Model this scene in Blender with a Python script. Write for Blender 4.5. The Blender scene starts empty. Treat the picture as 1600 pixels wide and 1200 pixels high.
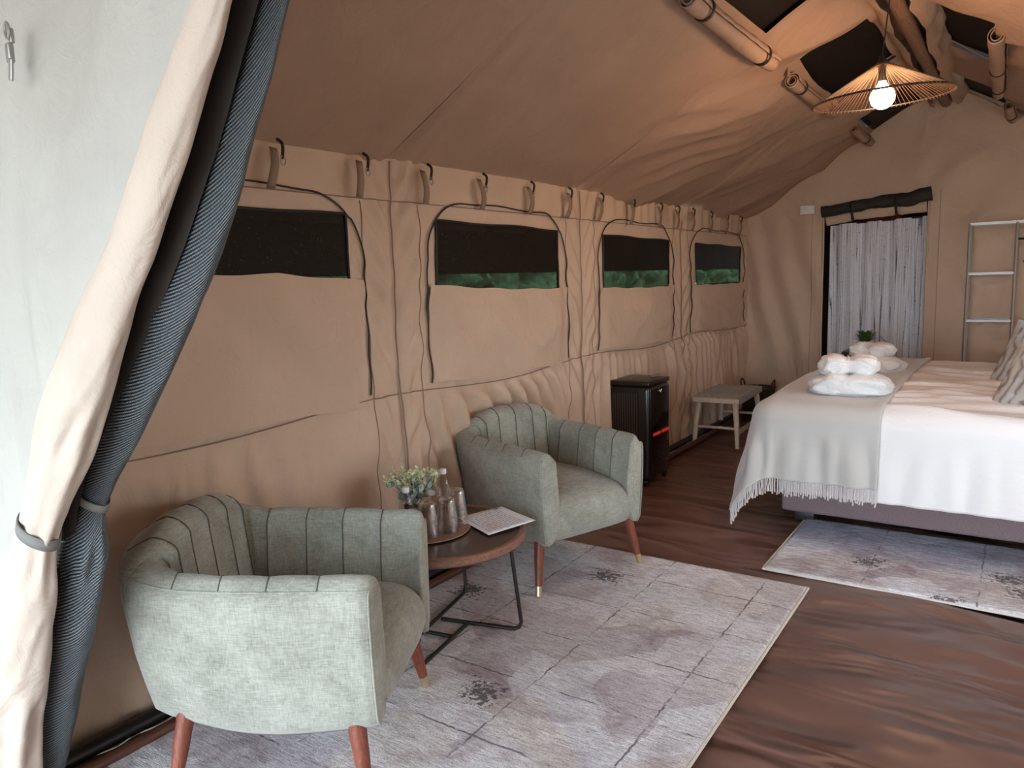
import bpy, bmesh, math, random
import numpy as np
from mathutils import Vector, Matrix
random.seed(7); rng = np.random.RandomState(7)
C = bpy.context.scene.collection
sc = bpy.context.scene
PI = math.pi

# ------------------------------------------------------------------ camera
yaw, pitch, roll = 0.599, 0.138, -0.031
f = Vector((-math.sin(yaw)*math.cos(pitch), math.cos(yaw)*math.cos(pitch), -math.sin(pitch)))
r = Vector((math.cos(yaw), math.sin(yaw), 0)); u = r.cross(f)
r2 = r*math.cos(roll)+u*math.sin(roll); u2 = -r*math.sin(roll)+u*math.cos(roll)
cam = bpy.data.cameras.new('camera'); co = bpy.data.objects.new('camera', cam); C.objects.link(co)
cam.sensor_width = 36; cam.lens = 1172.9/1600*36; cam.clip_start = 0.02
M = Matrix((r2, u2, -f)).transposed().to_4x4(); M.translation = Vector((0, 0, 1.5))
co.matrix_world = M; sc.camera = co

# ------------------------------------------------------------------ world, light, exposure
w = bpy.data.worlds.new('daylight'); sc.world = w; w.use_nodes = True
bg = w.node_tree.nodes['Background']
bg.inputs[0].default_value = (0.74, 0.88, 1.0, 1); bg.inputs[1].default_value = 11.0
sc.view_settings.view_transform = 'Standard'; sc.view_settings.look = 'None'
sc.view_settings.exposure = 0.2; sc.view_settings.gamma = 1; sc.view_settings.use_curve_mapping = False
BULB = 150.0
sc.cycles.max_bounces = 10; sc.cycles.diffuse_bounces = 6; sc.cycles.transparent_max_bounces = 12

# ------------------------------------------------------------------ tent dimensions
WX, RX = -2.45, 1.11          # side walls
FY, BY = 0.87, 8.10           # front and back wall
EZ, RZ, AX = 2.07, 3.13, -0.67  # eave, ridge height, ridge x
SEAMS = [0.87, 2.65, 4.43, 6.22, 8.10]
SL = (RZ-EZ)/(AX-WX)
def gable(x):
    x = np.asarray(x, float)
    return np.where(x < AX, EZ+(x-WX)*SL, RZ-(x-AX)*SL)

# ------------------------------------------------------------------ numpy noise
_tab = {}
def vn(x, y, seed=0):
    if seed not in _tab: _tab[seed] = np.random.RandomState(seed+11).rand(64, 64)*2-1
    t = _tab[seed]; x = np.asarray(x, float); y = np.asarray(y, float)
    xi = np.floor(x).astype(int); yi = np.floor(y).astype(int); fx = x-xi; fy = y-yi
    fx = fx*fx*(3-2*fx); fy = fy*fy*(3-2*fy)
    a = t[xi % 64, yi % 64]; b = t[(xi+1) % 64, yi % 64]; c = t[xi % 64, (yi+1) % 64]; d = t[(xi+1) % 64, (yi+1) % 64]
    return (a*(1-fx)+b*fx)*(1-fy)+(c*(1-fx)+d*fx)*fy
def ridge(x, y, seed=0):      # sharp creases
    return 1-np.abs(vn(x, y, seed))*2
def sst(a, b, x):
    t = np.clip((np.asarray(x, float)-a)/(b-a), 0, 1); return t*t*(3-2*t)

# ------------------------------------------------------------------ materials
def N(nt, t, **k):
    n = nt.nodes.new(t)
    for a, b in k.items():
        if a in n.inputs: n.inputs[a].default_value = b
        else: setattr(n, a, b)
    return n
def newmat(name, col=(.5,.5,.5), rough=.8, **k):
    m = bpy.data.materials.new(name); m.use_nodes = True
    b = m.node_tree.nodes['Principled BSDF']
    b.inputs['Base Color'].default_value = (*col, 1); b.inputs['Roughness'].default_value = rough
    for a, v in k.items(): b.inputs[a].default_value = v
    return m
def coords(nt, scale=(1,1,1), kind='Object', rot=(0,0,0)):
    tc = N(nt, 'ShaderNodeTexCoord'); mp = N(nt, 'ShaderNodeMapping')
    mp.inputs['Scale'].default_value = scale; mp.inputs['Rotation'].default_value = rot
    nt.links.new(tc.outputs[kind], mp.inputs[0]); return mp.outputs[0]
def noise(nt, vec, scale=5, detail=4, rough=.6, dist=0):
    n = N(nt, 'ShaderNodeTexNoise'); n.inputs['Scale'].default_value = scale; n.inputs['Detail'].default_value = detail
    n.inputs['Roughness'].default_value = rough; n.inputs['Distortion'].default_value = dist
    nt.links.new(vec, n.inputs['Vector']); return n.outputs[0]
def ramp(nt, fac, stops):
    n = N(nt, 'ShaderNodeValToRGB'); e = n.color_ramp.elements
    while len(e) < len(stops): e.new(.5)
    for i, (p, c) in enumerate(stops):
        e[i].position = p; e[i].color = (*c, 1) if len(c) == 3 else c
    nt.links.new(fac, n.inputs[0]); return n.outputs[0]
def mixc(nt, fac, a, b, mode='MIX'):
    n = N(nt, 'ShaderNodeMix'); n.data_type = 'RGBA'; n.blend_type = mode
    for s, v in ((0, fac), (6, a), (7, b)):
        if isinstance(v, (int, float)): n.inputs[s].default_value = v
        elif isinstance(v, tuple): n.inputs[s].default_value = (*v, 1)
        else: nt.links.new(v, n.inputs[s])
    return n.outputs[2]
def mth(nt, op, a, b=0.0, c=0.0):
    n = N(nt, 'ShaderNodeMath'); n.operation = op
    for i, v in enumerate((a, b, c)):
        if isinstance(v, (int, float)): n.inputs[i].default_value = v
        else: nt.links.new(v, n.inputs[i])
    return n.outputs[0]
def bump(nt, h, strength=.3, dist=.01):
    n = N(nt, 'ShaderNodeBump'); n.inputs['Strength'].default_value = strength; n.inputs['Distance'].default_value = dist
    nt.links.new(h, n.inputs['Height']); nt.links.new(n.outputs[0], nt.nodes['Principled BSDF'].inputs['Normal'])
def setc(m, sock, name='Base Color'):
    m.node_tree.links.new(sock, m.node_tree.nodes['Principled BSDF'].inputs[name])

def canvas_mat(name, c1, c2, rough=.72):
    m = newmat(name, c1, rough); nt = m.node_tree
    v = coords(nt); a = noise(nt, v, 2.2, 5, .6); setc(m, ramp(nt, a, [(.3, c1), (.7, c2)]))
    b = noise(nt, v, 6, 6, .58, .9); c = noise(nt, v, 260, 2)
    bump(nt, mth(nt, 'ADD', mth(nt, 'MULTIPLY', b, 1.0), mth(nt, 'MULTIPLY', c, .05)), .6, .02)
    return m
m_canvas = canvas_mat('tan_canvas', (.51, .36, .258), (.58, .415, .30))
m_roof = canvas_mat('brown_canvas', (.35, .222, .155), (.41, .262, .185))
m_outer = canvas_mat('canvas_daylight_tint', (.34, .315, .28), (.39, .365, .325))  # same canvas as the inner walls, greyed to carry the cool daylight
m_roll = canvas_mat('cream_canvas', (.43, .345, .28), (.50, .405, .335))
m_dark = newmat('dark_canvas', (.03, .024, .02), .9)
def mesh_mat(name, alpha, col, spec=.3):
    m = newmat(name, col, .6); nt = m.node_tree
    v = coords(nt)
    n = noise(nt, v, 400, 1); sp = ramp(nt, noise(nt, v, 120, 2, .5), [(.66, col), (.78, (.10, .08, .05))])
    setc(m, sp); nt.nodes['Principled BSDF'].inputs['Specular IOR Level'].default_value = .12
    t = N(nt, 'ShaderNodeBsdfTransparent'); mx = N(nt, 'ShaderNodeMixShader'); mx.inputs[0].default_value = alpha
    o = nt.nodes['Material Output']; nt.links.new(nt.nodes['Principled BSDF'].outputs[0], mx.inputs[1]); nt.links.new(t.outputs[0], mx.inputs[2])
    nt.links.new(mx.outputs[0], o.inputs[0]); return m
m_net = mesh_mat('window_net', .075, (.010, .007, .004))
m_skynet = mesh_mat('skylight_net', .02, (.010, .006, .004))
m_black = newmat('black_trim', (.012, .010, .009), .6)
# woven mesh roll
m_mesh = newmat('woven_mesh', (.06, .07, .075), .38); nt = m_mesh.node_tree
tc = N(nt, 'ShaderNodeTexCoord'); mp = N(nt, 'ShaderNodeMapping'); mp.inputs['Rotation'].default_value = (0, 0, .55); mp.inputs['Scale'].default_value = (1, 1, 1)
nt.links.new(tc.outputs['UV'], mp.inputs[0])
wv = N(nt, 'ShaderNodeTexWave'); wv.inputs['Scale'].default_value = 52; wv.inputs['Distortion'].default_value = .5; wv.inputs['Detail'].default_value = 1
nt.links.new(mp.outputs[0], wv.inputs['Vector'])
wv2 = N(nt, 'ShaderNodeTexWave'); wv2.inputs['Scale'].default_value = 60; wv2.bands_direction = 'Y'; nt.links.new(mp.outputs[0], wv2.inputs['Vector'])
wm = mth(nt, 'MULTIPLY', wv.outputs['Fac'], mth(nt, 'ADD', mth(nt, 'MULTIPLY', wv2.outputs['Fac'], .5), .5))
setc(m_mesh, ramp(nt, wm, [(.15, (.008, .009, .010)), (.7, (.16, .19, .205))])); bump(nt, wm, .8, .003)

def fabric(name, lo, hi, scale=1.0):
    m = newmat(name, lo, .85); nt = m.node_tree
    m.node_tree.nodes['Principled BSDF'].inputs['Sheen Weight'].default_value = .25
    v = coords(nt); a = noise(nt, coords(nt, (260, 260, 30)), scale, 3, .7); a2 = noise(nt, coords(nt, (30, 30, 260)), scale, 3, .7)
    b = noise(nt, v, 7, 4, .6, .5)
    s = mth(nt, 'ADD', mth(nt, 'MULTIPLY', mth(nt, 'ADD', a, a2), .33), mth(nt, 'MULTIPLY', b, .34))
    setc(m, ramp(nt, s, [(.38, lo), (.62, hi)])); bump(nt, mth(nt, 'ADD', a, a2), .12, .003)
    return m
m_chair = fabric('green_grey_chenille', (.18, .175, .14), (.40, .395, .335))
m_groove_shade = newmat('groove_shade', (.10, .10, .075), .9)
def wood(name, lo, hi, scale=(2, 2, 30), rough=.45, kind='Object', s=3):
    m = newmat(name, lo, rough); nt = m.node_tree
    v = coords(nt, scale, kind); a = noise(nt, v, s, 5, .65, .8)
    setc(m, ramp(nt, a, [(.3, lo), (.7, hi)])); bump(nt, a, .1, .002); return m
m_leg = wood('reddish_wood', (.10, .022, .012), (.27, .075, .04), (60, 60, 4), .4)
m_top = wood('dark_table_wood', (.035, .018, .012), (.07, .036, .024), (4, 40, 4), .32)
m_rim = wood('walnut_rim', (.15, .07, .045), (.30, .15, .10), (6, 20, 30), .45)
m_pale = wood('pale_wood', (.50, .38, .28), (.72, .60, .47), (30, 30, 4), .6)
m_pole = wood('ground_pole_wood', (.05, .018, .010), (.13, .045, .025), (40, 3, 40), .5)
m_brass = newmat('brass', (.80, .68, .45), .3, Metallic=1.0)
m_steel = newmat('brushed_steel', (.36, .34, .32), .45, Metallic=.7)
m_blackmetal = newmat('black_metal', (.012, .010, .010), .4)
m_white = newmat('white_plastic', (.75, .75, .76), .4)
m_whitecloth = newmat('white_cotton', (.80, .79, .78), .95)
nt = m_whitecloth.node_tree; v = coords(nt); bump(nt, noise(nt, v, 14, 6, .65, .5), .9, .03)
def thin(name, tint, gl, rough, hfreq=0):
    m = bpy.data.materials.new(name); m.use_nodes = True; nt = m.node_tree; nt.nodes.clear()
    t = N(nt, 'ShaderNodeBsdfTransparent'); t.inputs[0].default_value = (*tint, 1)
    g_ = N(nt, 'ShaderNodeBsdfGlossy'); g_.inputs['Roughness'].default_value = rough; g_.inputs[0].default_value = (.9, .9, .9, 1)
    lw = N(nt, 'ShaderNodeLayerWeight'); lw.inputs['Blend'].default_value = gl
    bm_ = N(nt, 'ShaderNodeBump'); bm_.inputs['Strength'].default_value = .6; bm_.inputs['Distance'].default_value = .003
    nt.links.new(noise(nt, coords(nt), 90, 3), bm_.inputs['Height']); nt.links.new(bm_.outputs[0], g_.inputs['Normal'])
    mx = N(nt, 'ShaderNodeMixShader'); o = N(nt, 'ShaderNodeOutputMaterial')
    nt.links.new(lw.outputs['Facing'], mx.inputs[0]); nt.links.new(t.outputs[0], mx.inputs[1]); nt.links.new(g_.outputs[0], mx.inputs[2]); nt.links.new(mx.outputs[0], o.inputs[0]); return m
m_glass = thin('clear_plastic', (.93, .92, .92), .25, .08)
m_tumbler = thin('ribbed_tumbler_plastic', (.96, .93, .93), .5, .13)
# floor vinyl
m_floor = newmat('brown_groundsheet', (.085, .04, .028), .36); nt = m_floor.node_tree
v = coords(nt); a = noise(nt, v, 1.5, 5, .6); setc(m_floor, ramp(nt, a, [(.3, (.135, .070, .055)), (.7, (.185, .098, .078))]))
bump(nt, noise(nt, coords(nt, (.8, 2.6, 1), 'Object', (0, 0, .12)), 1.5, 2.0, .45, .9), 1.0, .10)
# rugs
def rug_mat(name, tint, blue):
    m = newmat(name, tint, .95); nt = m.node_tree
    v = coords(nt)
    wob = N(nt, 'ShaderNodeVectorMath'); wob.operation = 'ADD'
    nn = N(nt, 'ShaderNodeTexNoise'); nn.inputs['Scale'].default_value = 25; nt.links.new(v, nn.inputs['Vector'])
    sc_ = N(nt, 'ShaderNodeVectorMath'); sc_.operation = 'SCALE'; sc_.inputs['Scale'].default_value = .02
    nt.links.new(nn.outputs['Color'], sc_.inputs[0]); nt.links.new(v, wob.inputs[0]); nt.links.new(sc_.outputs[0], wob.inputs[1])
    br = N(nt, 'ShaderNodeTexBrick'); br.offset = .0; br.inputs['Scale'].default_value = 1.0
    br.inputs['Brick Width'].default_value = .47; br.inputs['Row Height'].default_value = .37; br.inputs['Mortar Size'].default_value = .0045; br.inputs['Mortar Smooth'].default_value = .3
    br.inputs['Color1'].default_value = (.0, .0, .0, 1); br.inputs['Color2'].default_value = (1, 1, 1, 1)
    nt.links.new(wob.outputs[0], br.inputs['Vector'])
    vo = N(nt, 'ShaderNodeTexVoronoi'); vo.voronoi_dimensions = '2D'; vo.distance = 'CHEBYCHEV'; vo.inputs['Scale'].default_value = 3.4; nt.links.new(wob.outputs[0], vo.inputs['Vector'])
    sep = N(nt, 'ShaderNodeSeparateColor'); nt.links.new(vo.outputs['Color'], sep.inputs[0])
    base = ramp(nt, sep.outputs[0], [(.0, (.56, .56, .58)), (.35, (.68, .67, .67)), (.55, (.40, .34, .355)), (.75, (.62, .575, .52)), (1.0, (.27, .21, .23))])
    base2 = ramp(nt, noise(nt, v, 2.6, 4, .65, .8), [(.36, (.27, .21, .22)), (.48, (.60, .58, .59)), (.66, (.76, .78, .80))])
    c = mixc(nt, .42, base, base2)
    streak = noise(nt, coords(nt, (6, 34, 1)), 3, 5, .75, .6)
    c = mixc(nt, 1.0, c, ramp(nt, streak, [(.36, (.62, .585, .59)), (.56, (1.0, 1.0, 1.0))]), 'MULTIPLY')
    pile = noise(nt, v, 210, 3, .7)
    c = mixc(nt, 1.0, c, ramp(nt, pile, [(.35, (.72, .71, .72)), (.62, (1.15, 1.15, 1.15))]), 'MULTIPLY')
    mort = mth(nt, 'MULTIPLY', br.outputs['Fac'], ramp(nt, noise(nt, v, 5, 5, .8), [(.42, (0, 0, 0)), (.55, (1, 1, 1))]))
    c = mixc(nt, mth(nt, 'MULTIPLY', mort, .8), c, (.07, .055, .06))
    v2 = N(nt, 'ShaderNodeTexVoronoi'); v2.voronoi_dimensions = '2D'; v2.distance = 'CHEBYCHEV'; v2.inputs['Scale'].default_value = 1.9; nt.links.new(wob.outputs[0], v2.inputs['Vector'])
    sp2 = N(nt, 'ShaderNodeSeparateColor'); nt.links.new(v2.outputs['Color'], sp2.inputs[0])
    nz_ = noise(nt, v, 48, 4, .75)
    near_ = mth(nt, 'ADD', mth(nt, 'MULTIPLY', mth(nt, 'SUBTRACT', .17, v2.outputs['Distance']), 4.0), mth(nt, 'MULTIPLY', mth(nt, 'SUBTRACT', nz_, .5), 3.2))
    spot = mth(nt, 'MULTIPLY', mth(nt, 'GREATER_THAN', near_, .32), mth(nt, 'GREATER_THAN', sp2.outputs[1], .45))
    c = mixc(nt, mth(nt, 'MULTIPLY', spot, .85), c, (.05, .035, .035))
    if blue:
        sx = N(nt, 'ShaderNodeSeparateXYZ'); nt.links.new(wob.outputs[0], sx.inputs[0])
        bl = ramp(nt, mth(nt, 'ADD', sx.outputs[1], mth(nt, 'MULTIPLY', noise(nt, v, 14, 4, .7), .2)), [(.46, (0, 0, 0)), (.56, (1, 1, 1))])
        c = mixc(nt, mth(nt, 'MULTIPLY', bl, .75), c, mixc(nt, 1.0, c, (.52, .62, .78), 'MULTIPLY'))
    c = mixc(nt, 1.0, c, tint, 'MULTIPLY')
    setc(m, c); bump(nt, mth(nt, 'ADD', pile, mth(nt, 'MULTIPLY', streak, 2.0)), .5, .006); return m
m_rug1 = rug_mat('patched_rug_pile', (1.28, 1.27, 1.29), False)
m_rug2 = rug_mat('blue_patched_rug_pile', (1.2, 1.22, 1.27), True)
m_binding = newmat('cream_binding', (.66, .62, .55), .9)

# ------------------------------------------------------------------ builders
def mk(name, verts, faces, mat, parent=None, smooth=True, uvs=None):
    me = bpy.data.meshes.new(name)
    if isinstance(faces, np.ndarray):
        faces = faces.tolist()
    me.from_pydata(np.asarray(verts, float).tolist() if not isinstance(verts, list) else verts, [], faces)
    if smooth: me.polygons.foreach_set('use_smooth', [True]*len(me.polygons))
    if uvs is not None:
        ul = me.uv_layers.new(name='UVMap'); uv = np.asarray(uvs, float)
        li = np.empty(len(me.loops), int); me.loops.foreach_get('vertex_index', li)
        ul.data.foreach_set('uv', uv[li].ravel())
    me.materials.append(mat); me.update()
    o = bpy.data.objects.new(name, me); C.objects.link(o)
    if parent: o.parent = parent
    return o
def empty(name, loc=(0,0,0), rz=0):
    o = bpy.data.objects.new(name, None); C.objects.link(o); o.location = loc; o.rotation_euler = (0, 0, rz); o.empty_display_size = .05; return o
def tag(o, label=None, cat=None, group=None, kind=None):
    if label: o['label'] = label
    if cat: o['category'] = cat
    if group: o['group'] = group
    if kind: o['kind'] = kind
    return o
def gridfaces(nu, nv, cu=False, keep=None):
    i = np.arange(nu if cu else nu-1); j = np.arange(nv-1)
    I, J = np.meshgrid(i, j, indexing='ij'); I2 = (I+1) % nu
    F = np.stack([I*nv+J, I2*nv+J, I2*nv+J+1, I*nv+J+1], -1).reshape(-1, 4)
    if keep is not None: F = F[keep.ravel()]
    return F
def sheet(name, X, Y, Z, mat, parent=None, keep=None, uv=False, thick=0):
    nu, nv = X.shape
    V = np.stack([X, Y, Z], -1).reshape(-1, 3)
    F = gridfaces(nu, nv, False, keep)
    if keep is not None:
        used = np.unique(F); mp_ = np.full(len(V), -1); mp_[used] = np.arange(len(used)); V = V[used]; F = mp_[F]
    U = None
    if uv:
        a, b = np.meshgrid(np.linspace(0, 1, nu), np.linspace(0, 1, nv), indexing='ij'); U = np.stack([a, b], -1).reshape(-1, 2)
    o = mk(name, V, F, mat, parent, True, U)
    if thick:
        md = o.modifiers.new('solid', 'SOLIDIFY'); md.thickness = abs(thick); md.offset = 1 if thick > 0 else -1
    return o
class MB:
    """collects simple shapes into one mesh"""
    def __init__(s): s.v = []; s.f = []
    def add(s, v, f):
        b = len(s.v); s.v += [tuple(p) for p in v]; s.f += [tuple(i+b for i in q) for q in f]
    def box(s, c, size, rz=0, bev=0, rot=None):
        bm = bmesh.new(); bmesh.ops.create_cube(bm, size=1)
        for q in bm.verts: q.co = Vector((q.co.x*size[0], q.co.y*size[1], q.co.z*size[2]))
        if bev: bmesh.ops.bevel(bm, geom=bm.edges[:], offset=bev, segments=3, profile=.5, affect='EDGES')
        R = (rot if rot is not None else Matrix.Rotation(rz, 3, 'Z'))
        bm.verts.ensure_lookup_table(); s.add([R @ q.co + Vector(c) for q in bm.verts], [[q.index for q in fc.verts] for fc in bm.faces]); bm.free(); return s
    def tube(s, pts, rad, n=10, cap=True, closed=False, wob=None):
        P = [Vector(p) for p in pts]; k = len(P); rad = rad if hasattr(rad, '__len__') else [rad]*k
        T = [((P[(i+1) % k]-P[i-1]) if closed else (P[min(i+1, k-1)]-P[max(i-1, 0)])).normalized() for i in range(k)]
        a = Vector((0, 0, 1)) if abs(T[0].z) < .9 else Vector((1, 0, 0)); nrm = (a-T[0]*a.dot(T[0])).normalized()
        V = []
        for i in range(k):
            nrm = (nrm-T[i]*nrm.dot(T[i])).normalized(); b = T[i].cross(nrm)
            for j in range(n):
                an = 2*PI*j/n; rr = rad[i]*(wob(i, an) if wob else 1); V.append(P[i]+(nrm*math.cos(an)+b*math.sin(an))*rr)
        F = []
        for i in range(k if closed else k-1):
            i2 = (i+1) % k
            for j in range(n): F.append((i*n+j, i*n+(j+1) % n, i2*n+(j+1) % n, i2*n+j))
        if cap and not closed: F.append(tuple(range(n))[::-1]); F.append(tuple((k-1)*n+j for j in range(n)))
        s.add(V, F); return s
    def lathe(s, prof, c=(0, 0, 0), n=32):
        V = []; k = len(prof)
        for (rr, z) in prof:
            for j in range(n): V.append((c[0]+rr*math.cos(2*PI*j/n), c[1]+rr*math.sin(2*PI*j/n), c[2]+z))
        F = [(i*n+j, i*n+(j+1) % n, (i+1)*n+(j+1) % n, (i+1)*n+j) for i in range(k-1) for j in range(n)]
        if prof[0][0] > 1e-4: F.append(tuple(range(n))[::-1])
        if prof[-1][0] > 1e-4: F.append(tuple((k-1)*n+j for j in range(n)))
        s.add(V, F); return s
    def build(s, name, mat, parent=None, smooth=True, auto=True):
        o = mk(name, s.v, s.f, mat, parent, smooth)
        if smooth and auto:
            try: o.data.set_sharp_from_angle(angle=math.radians(40))
            except Exception: pass
        return o
def smoothpath(pts, n=8):
    """Catmull-Rom through points"""
    P = [np.array(p, float) for p in pts]; P = [2*P[0]-P[1]]+P+[2*P[-1]-P[-2]]; out = []
    for i in range(1, len(P)-2):
        for t in np.linspace(0, 1, n, endpoint=False):
            a, b, c, d = P[i-1:i+3]
            out.append(.5*((2*b)+(-a+c)*t+(2*a-5*b+4*c-d)*t*t+(-a+3*b-3*c+d)*t**3))
    out.append(P[-2]); return out
def copy_tree(o, parent=None):
    c = o.copy(); C.objects.link(c); c.parent = parent
    for k in [x for x in o.children]: copy_tree(k, c)
    return c

# ================================================================== SETTING
def S(o, label=None): o['kind'] = 'structure'; return tag(o, label)
# floor groundsheet
nx, ny = 240, 900
X, Y = np.meshgrid(np.linspace(WX-.02, RX+.02, nx), np.linspace(-2.6, BY+1.2, ny), indexing='ij')
fold = .016*ridge(X*.9+.5*vn(X*1.2, Y*1.2, 5), Y*4.2+.5*X, 3)*sst(-1.3, -.4, X) + .011*vn(X*1.2, Y*5, 9) + .010*ridge(X*2.2-Y*1.1, Y*2.6+X*.5, 8)*sst(-1.4, -.4, X)
fold *= sst(-1.6, -.9, X)*.8+.2
S(sheet('floor', X, Y, fold-.016, m_floor), 'wrinkled brown groundsheet floor')
g = MB().box((0, 4, -.15), (60, 60, .1)); m_ground = newmat('sandy_ground', (.33, .29, .24), .95)
S(g.build('ground', m_ground))

# left wall ------------------------------------------------------------
WIN = [(1.05, 2.345), (2.955, 4.118), (4.755, 5.92), (6.565, 7.82)]
ARCH = [(.98, 2.445), (2.87, 4.225), (4.66, 6.02), (6.42, 7.945)]
WZ0, WZ1 = 1.425, 1.80
def sill(y): return 1.400+.125*np.exp(-(np.asarray(y)-2.35)/1.6) if np.ndim(y) else 1.400+.125*math.exp(-(y-2.35)/1.6)
def wtop(y): return 1.802-.010*(y-3.5)*(np.asarray(y)>3.5)
def leftdisp(y, z):
    d = .016*vn(y*1.6, z*1.6, 1)+.006*vn(y*4, z*4, 2)
    zh = .96+.02*np.sin(y*3.1)
    low = sst(zh, zh-.10, z); near = .3+.7*sst(2.0, 2.6, y)
    ph = y*62+4.5*vn(y*3, z*1.2, 4)+(z-.9)*3
    ph2 = y*41+z*9+7*vn(y*1.7, z*.8, 17); d = d+low*near*(.034*np.sin(ph2)*np.clip(.55+.9*vn(y*2.3, z*1.2, 18), 0, 1.3)+.010*np.sin(ph)*np.clip(.4+vn(y*3, 3, 19), 0, 1))*(1-.35*sst(.75, .15, z)) + low*.010
    d = d+.012*np.sin(y*21+5*vn(y*2, z*1.5, 6))*sst(.95, .3, z)*near
    for s_ in SEAMS[1:]:
        dy = y-s_; ex = np.exp(-(dy/.20)**2)
        d = d+ex*np.clip(np.abs(dy)/.08,.15,1)*(.022*ridge(dy*5+z*2.2*np.sign(dy), z*1.6+s_, 12)+.022*np.sin((z*1.0-np.abs(dy)*1.6)*30+s_*7+3*vn(y*3, z*3, 14))*.6)
        d = d-.012*np.exp(-(dy/.012)**2)
    d = d+.006*sst(1.882, 1.876, z)*-1
    d = d+.012*np.sin(y*38+3*vn(y*4, z*2, 7))*np.exp(-((z-2.02)/.12)**2)*sst(3.5, 6, y)
    # sag of the big flap zone
    return d
ny, nz = 560, 130
Y, Z = np.meshgrid(np.linspace(FY, BY+.03, ny), np.linspace(-.015, EZ, nz), indexing='ij')
cY = (Y[:-1, :-1]+Y[1:, 1:])/2; cZ = (Z[:-1, :-1]+Z[1:, 1:])/2
keep = np.ones_like(cY, bool)
for a, b in WIN: keep &= ~((cY > a) & (cY < b) & (cZ > WZ0-.02) & (cZ < WZ1-.03))
wl = S(sheet('wall_left', WX+leftdisp(Y, Z), Y, Z, m_canvas, None, keep), 'tan canvas side wall of the tent')
# horizontal and vertical stitched seams on the left wall
def wallline(name, pts, rad, mat, parent, off=.008):
    P = [(WX+float(leftdisp(np.array(y), np.array(z)))+off, y, z) for y, z in pts]
    return MB().tube(P, rad, 6).build(name, mat, parent)
m_stitch = newmat('dark_stitch', (.27, .18, .13), .8); m_zip = newmat('black_zip', (.02, .016, .014), .6)
wallline('stitched_hem', [(y, 1.879) for y in np.linspace(FY, BY-.03, 260)], .0028, m_stitch, wl, .003)
wallline('stitched_hem', [(y, .955+.02*math.sin(y*3.1)) for y in np.linspace(FY, BY-.03, 300)], .0028, m_stitch, wl, .009)
for s_ in SEAMS[1:-1]:
    wallline('vertical_seam', [(s_+.012*math.sin(z*3), z) for z in np.linspace(.05, 2.06, 70)], .004, m_stitch, wl, .012)
    for q in (-.19, .17):
        wallline('vertical_seam', [(s_+q+.01*math.sin(z*4+q*9), z) for z in np.linspace(.05, 1.87, 70)], .0022, m_stitch, wl, .002)
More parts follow.
